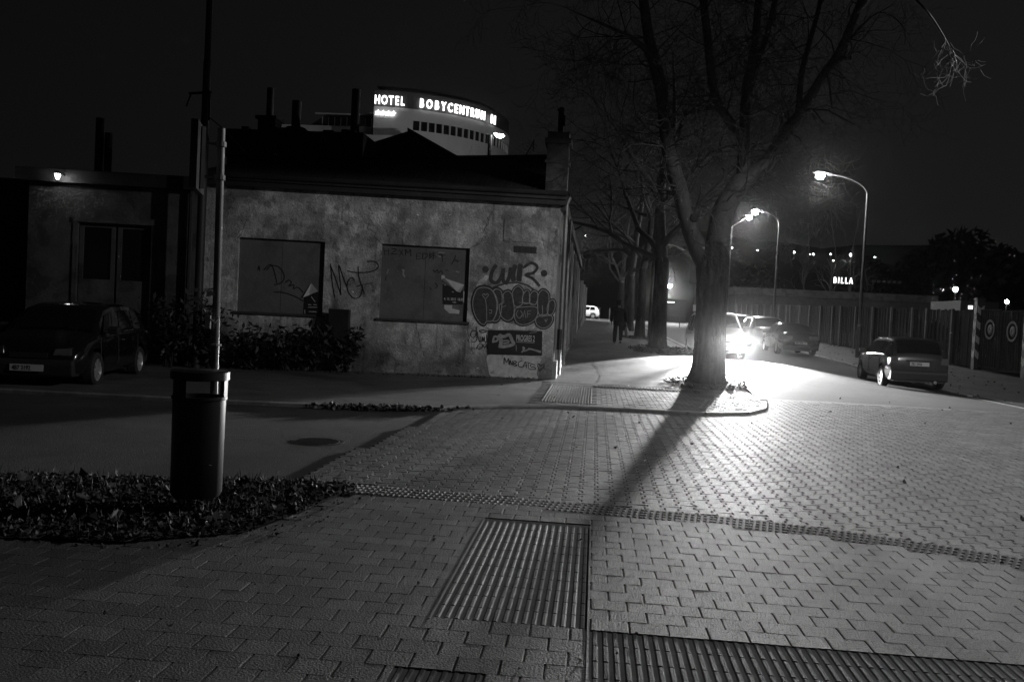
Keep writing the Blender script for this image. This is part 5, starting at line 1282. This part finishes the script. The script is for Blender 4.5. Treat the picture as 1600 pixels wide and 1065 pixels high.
for (x, y), lb in (((15.13, 37.1), 'chevron striped gate post left of the dark gate'), ((15.36, 33.4), 'chevron striped gate post right of the dark gate')):
    z = G(x, y); T = thing('gate_post', (x, y, z), lb, 'gate post', 'striped gate posts')
    b = MB(); b.box(x-.14, x+.14, y-.14, y+.14, -.1+z, z+2.75); b.box(x-.17, x+.17, y-.17, y+.17, z+2.75, z+2.82); b.build('post', m_black, T)
    dr = V(-x, -y, 0).normalized(); sd = V(-dr.y, dr.x, 0)
    for k in range(4):
        zz = z+.4+k*.58; 
        for face in ((V(0, -1, 0), V(1, 0, 0)), (V(-1, 0, 0), V(0, 1, 0))):
            o_ = V(x, y, 0)+face[0]*.145; u = face[1]
            bb = MB(); bb.quad(o_-u*.13+V(0, 0, zz+.13), o_+V(0, 0, zz), o_+V(0, 0, zz+.27), o_-u*.13+V(0, 0, zz+.4)); bb.quad(o_+V(0, 0, zz), o_+u*.13+V(0, 0, zz+.13), o_+u*.13+V(0, 0, zz+.4), o_+V(0, 0, zz+.27)); bb.build('chevron', m_greyp, T)
GT = thing('gate', (15.25, 35.2, G(15.2, 35)), 'dark double sheet gate with two round emblems between the striped posts', 'gate')
ga, gb = V(15.15, 36.9, 0), V(15.35, 33.6, 0)
for k in range(2):
    a, c = ga.lerp(gb, k*.5+.01), ga.lerp(gb, k*.5+.49); z = G(a.x, a.y); d = (c-a); ang_ = math.atan2(d.y, d.x); T_ = Matrix.Translation((a.x, a.y, z)) @ Matrix.Rotation(ang_, 4, 'Z'); L = d.length
    b = MB(); b.box(0, L, -.02, .02, .1, 2.35, T=T_)
    for i in range(9): b.box(i*L/9, i*L/9+.03, -.035, -.02, .14, 2.31, T=T_)
    b.box(0, L, -.05, -.02, 2.31, 2.38, T=T_); b.box(0, L, -.05, -.02, .1, .17, T=T_); lf = b.build('gate_leaf', m_fence, GT)
    b = MB(); b.lathe([(.3, -.045), (.38, -.045), (.38, -.07), (.3, -.07)], (0, 0, 0), 24, axis='y'); b.lathe([(0, -.05), (.12, -.06), (.2, -.045)], (0, 0, 0), 16, axis='y')
    T2 = T_ @ Matrix.Translation((L/2, 0, 1.6)); b.v = [tuple(T2 @ Vector(v)) for v in b.v]; b.build('emblem', m_trim, lf)
# ------------------------------------------------------------------ far end of the street
b = MB()     # boundary wall after the building
for i in range(9):
    y0 = 50.3+i*4.4; y1 = y0+4.1; h = 2.7+.12*(i % 3); z = G(-1, y0); b.box(-1.25, -1.03, y0, y1, z-.3, z+h); b.box(-1.32, -.93, y1, y1+.3, z-.3, z+h+.35)
tag(b.build('boundary_wall', m_plast2), 'streaked boundary wall continuing beyond the derelict building', 'wall')
def rail(x0, y0, x1, y1, n, label):
    T = thing('railing', (x0, y0, G(x0, y0)), label, 'railing'); b = MB()
    for h in (.5, .95): b.tube([(x0, y0, G(x0, y0)+h), (x1, y1, G(x1, y1)+h)], .03, 6)
    b.build('rail', m_conc, T)
    for i in range(n+1):
        x, y = x0+(x1-x0)*i/n, y0+(y1-y0)*i/n; b = MB(); b.tube([(x, y, G(x, y)-.05), (x, y, G(x, y)+1.0)], .04, 6); b.build('post', m_conc, T)
rail(5.0, 78, 13, 80, 7, 'low dark pipe railing beyond the road between the two nearest trunks')
for px, lb in ((935, 'left dark bollard beyond the white car'), (951, 'right dark bollard beyond the white car')):
    x = (px-929)/1400*108; z = G(x, 108); b = MB(); b.tube([(x, 108, z-.1), (x, 108, z+1.0), (x, 108, z+1.1)], [.1, .1, .06], 10); b.tube([(x, 108, z+1.1), (x, 108, z+1.3)], .09, 10)
    T = tag(b.build('bollard', m_dark, smooth='auto'), lb, 'bollard', 'bollards by the far road')
def post_sign(px, Y, ptop, pbot, sx0, sx1, sy0, sy1, label, m=m_pole):
    p0 = at(px, ptop, Y); x, y = p0.x, Y; z = G(x, y); T = thing('road_sign', (x, y, z), label, 'road sign'); b = MB(); b.tube([(x, y, z-.05), (x, y, p0.z)], .045, 10); b.build('post', m_galv, T)
    a, c = at(sx0, sy0, Y-.08), at(sx1, sy1, Y-.08); b = MB(); b.box(a.x, c.x, Y-.1, Y-.08, c.z, a.z); b.build('panel', m, T)
post_sign(1096, 29.5, 395, 500, 1078, 1094, 412, 443, 'pale sign panel on a post just left of the big trunk')
post_sign(1087, 50, 445, 500, 1083, 1091, 476, 486, 'small white sign on a thin post left of the big trunk, farther back', m_whitep)
# low shop building with lit letters and store wall
SY = 115
a, c = at(1150, 452, SY), at(1460, 448, SY)
ST = thing('shop_building', (a.x, SY, 0), 'low dark shop building with lit white letters behind the fence', 'building')
b = MB(); b.box(a.x, c.x, SY, SY+20, 0, a.z-.6); b.build('wall', m_conc, ST)
b = MB(); b.box(a.x-.4, c.x+.4, SY-.5, SY+20.5, a.z-.6, a.z+.3); b.build('fascia', m_left, ST)
q = at(1302, 442, SY-.6); T_ = Matrix((V(1, 0, 0), V(0, 0, 1), V(0, -1, 0))).transposed().to_4x4(); T_.translation = V(q.x, SY-.62, at(1318, 443, SY).z)
letters('B I L L A', 1.05, m_sign2, 'sign_letters', ST, T_, .08, .01, sx=.62)
b = MB(); qq = at(1385, 440, SY)
for i in range(6): b.box(qq.x-1.9+i*.62, qq.x-1.5+i*.62, SY-.6, SY-.52, qq.z-.18, qq.z+.12)
tag(b.build('sign_letters', m_pole, ST), 'dim unlit lettering on the roof edge')
# hill with its lights
def hillz(x, y): return 1.9+max(0, y-160)*.155 if y < 420 else 42.2
b = MB(); ys = [150, 160, 200, 250, 300, 360, 420, 430, 900]; xs = lin(-160, 420, 40)
for x in xs:
    for y in ys: b.v.append((x, y, (1.2 if y == 150 else hillz(x, y)*(it(x, [-160, -40, 30, 420], [.3, .55, 1, .82])+.05*math.sin(x*.05)+.02*math.sin(x*.17)))))
k = len(ys)
for i in range(len(xs)-1):
    for j in range(k-1): b.f.append((i*k+j, (i+1)*k+j, (i+1)*k+j+1, i*k+j+1)); b.t.append(.5)
tag(b.build('hill', m_hill, smooth=True), kind='structure')
def hz2(x, y): return hillz(x, y)*(it(x, [-160, -40, 30, 420], [.3, .55, 1, .82])+.05*math.sin(x*.05)+.02*math.sin(x*.17))
for px, py, s in ((1184, 391, .8), (1241, 394, 1.4), (1265, 397, .7), (1271, 397, 1.1), (1298, 397, .9), (1329, 398, 2.4), (1302, 407, .8), (1367, 402, 1.0), (1415, 407, 2.2), (1423, 407, .8), (1471, 411, 1.5), (1477, 411, 1.2), (1538, 416, 1.7), (1545, 417, 1.7), (1523, 410, .8), (1566, 423, 1.4), (1523, 426, .7), (1144, 387, 1.0), (977, 378, 1.2), (915, 368, .8), (941, 368, .6)):
    d = ray(px, py+8); Y = None
    for yy in range(165, 420, 3):
        p = EYE+d*(yy/d.y)
        if p.z < hz2(p.x, yy): Y = yy; break
    Y = Y or 300; Y -= 12
    p = at(px, py, Y); r = .17*s**.5*Y/260
    LB = {1329: 'brightest of the far hillside lights, just left of the tall curved lamp pole', 1415: 'second brightest far hillside light, right of the tall curved lamp pole', 1241: 'clear far hillside light under the nearest glowing lamp', 977: 'far light glinting through the bare trees above the walking person', 915: 'leftmost far light, beside the building corner', 1144: 'far light just right of the big trunk', 1538: 'left light of the twin far lights near the right edge', 1545: 'right light of the twin far lights near the right edge', 1566: 'rightmost far hillside light', 1302: 'lowest faint far light above the lit shop letters'}.get(px)
    T = thing('distant_lamp', (p.x, Y, min(hz2(p.x, Y), p.z-1)), LB or 'small faint street light on the dark far hillside', 'street light', 'tiny lights on the far hillside')
    b = MB(); b.tube([(p.x, Y, min(hz2(p.x, Y), p.z-1)-.5), (p.x, Y, p.z)], .06, 5); b.build('pole', m_dark, T)
    b = MB(); b.lathe([(0, -r), (r*.7, -r*.7), (r, 0), (r*.7, r*.7), (0, r)], (p.x, Y, p.z), 10); b.build('lamp_globe', m_emit_s if s < 2 else m_emit_m, T)
for px, py, Y, r, lb in ((1493, 452, 95, .24, 'bright yard lamp above the dark fence near the left striped post'), (1573, 471, 80, .16, 'smaller yard lamp above the dark gate at the right')):
    p = at(px, py, Y); T = thing('yard_lamp', (p.x, Y, G(p.x, Y)), lb, 'lamp'); b = MB(); b.tube([(p.x, Y, G(p.x, Y)-.1), (p.x, Y, p.z)], .07, 8); b.build('pole', m_dark, T)
    b = MB(); b.lathe([(0, -r), (r*.7, -r*.7), (r, 0), (r*.7, r*.7), (0, r)], (p.x, Y, p.z), 12); b.build('lamp_globe', m_emit, T)
p = at(778, 212, 58); T = thing('tall_lamp', (p.x-.3, 58, 1), 'tall lamp on a dark pole at the right edge of the hotel', 'street lamp')
b = MB(); b.tube([(p.x-.5, 58, .8), (p.x-.5, 58, p.z+.02)], .13, 8); b.build('pole', m_dark, T)
b = MB(); k = len(b.v); b.prism([(-.45, .12), (.15, .06), (.2, -.02), (-.05, -.14), (-.3, -.06)], 57.85, 58.15, lambda u, v, w_: Vector((p.x+.2+u, w_, p.z+v))); b.build('lamp_head', m_emit_s, T)
SH = thing('shed', (at(1517, 490, 70).x, 70, 1), 'dark shed with two lit windows above the gate', 'building')
x0, x1 = at(1500, 490, 70).x, at(1560, 490, 70).x
b = MB(); b.box(x0, x1, 70, 76, .5, at(1520, 470, 70).z); b.build('wall', m_dark, SH)
for px, w_ in ((1517, .3), (1528, .34)):
    q = at(px, 480, 69.9); b = MB(); b.box(q.x-w_/2, q.x+w_/2, 69.95, 69.99, q.z-.12, q.z+.12); b.build('lit_window', m_sign2, SH)
# parked cars' row of small things at the far road: distant car lights
for px, py, Y, lb in ((1052, 472, 140, 'long dim lit strip window beyond the far road'), ):
    q = at(px, py, Y); T = thing('kiosk', (q.x, Y, 1.6), 'low dark kiosk with a dim lit strip beyond the far road', 'kiosk'); b = MB(); b.box(q.x-2, q.x+2, Y, Y+3, 1.2, q.z+.4); b.build('wall', m_dark, T)
    b = MB(); b.box(q.x-.9, q.x+.2, Y-.05, Y-.01, q.z-.08, q.z+.06); b.build('lit_window', m_sign2, T)

# ------------------------------------------------------------------ thin scattering volume added in place of lens bloom round the lamps
b = MB(); b.box(-1350, 1350, -80, 1300, -3, 90); hzo = b.build('bloom_haze', m_black); hzo.data.materials.clear()
hm = bpy.data.materials.new('bloom_mist'); hm.use_nodes = True; hn = hm.node_tree
hn.nodes.remove(hn.nodes['Principled BSDF']); pv = hn.nodes.new('ShaderNodeVolumePrincipled')
pv.inputs['Color'].default_value = (.9, .9, .9, 1); pv.inputs['Density'].default_value = .00019; pv.inputs['Anisotropy'].default_value = .972
hn.links.new(pv.outputs[0], hn.nodes['Material Output'].inputs['Volume']); hzo.data.materials.append(hm)
tag(hzo, kind='stuff')
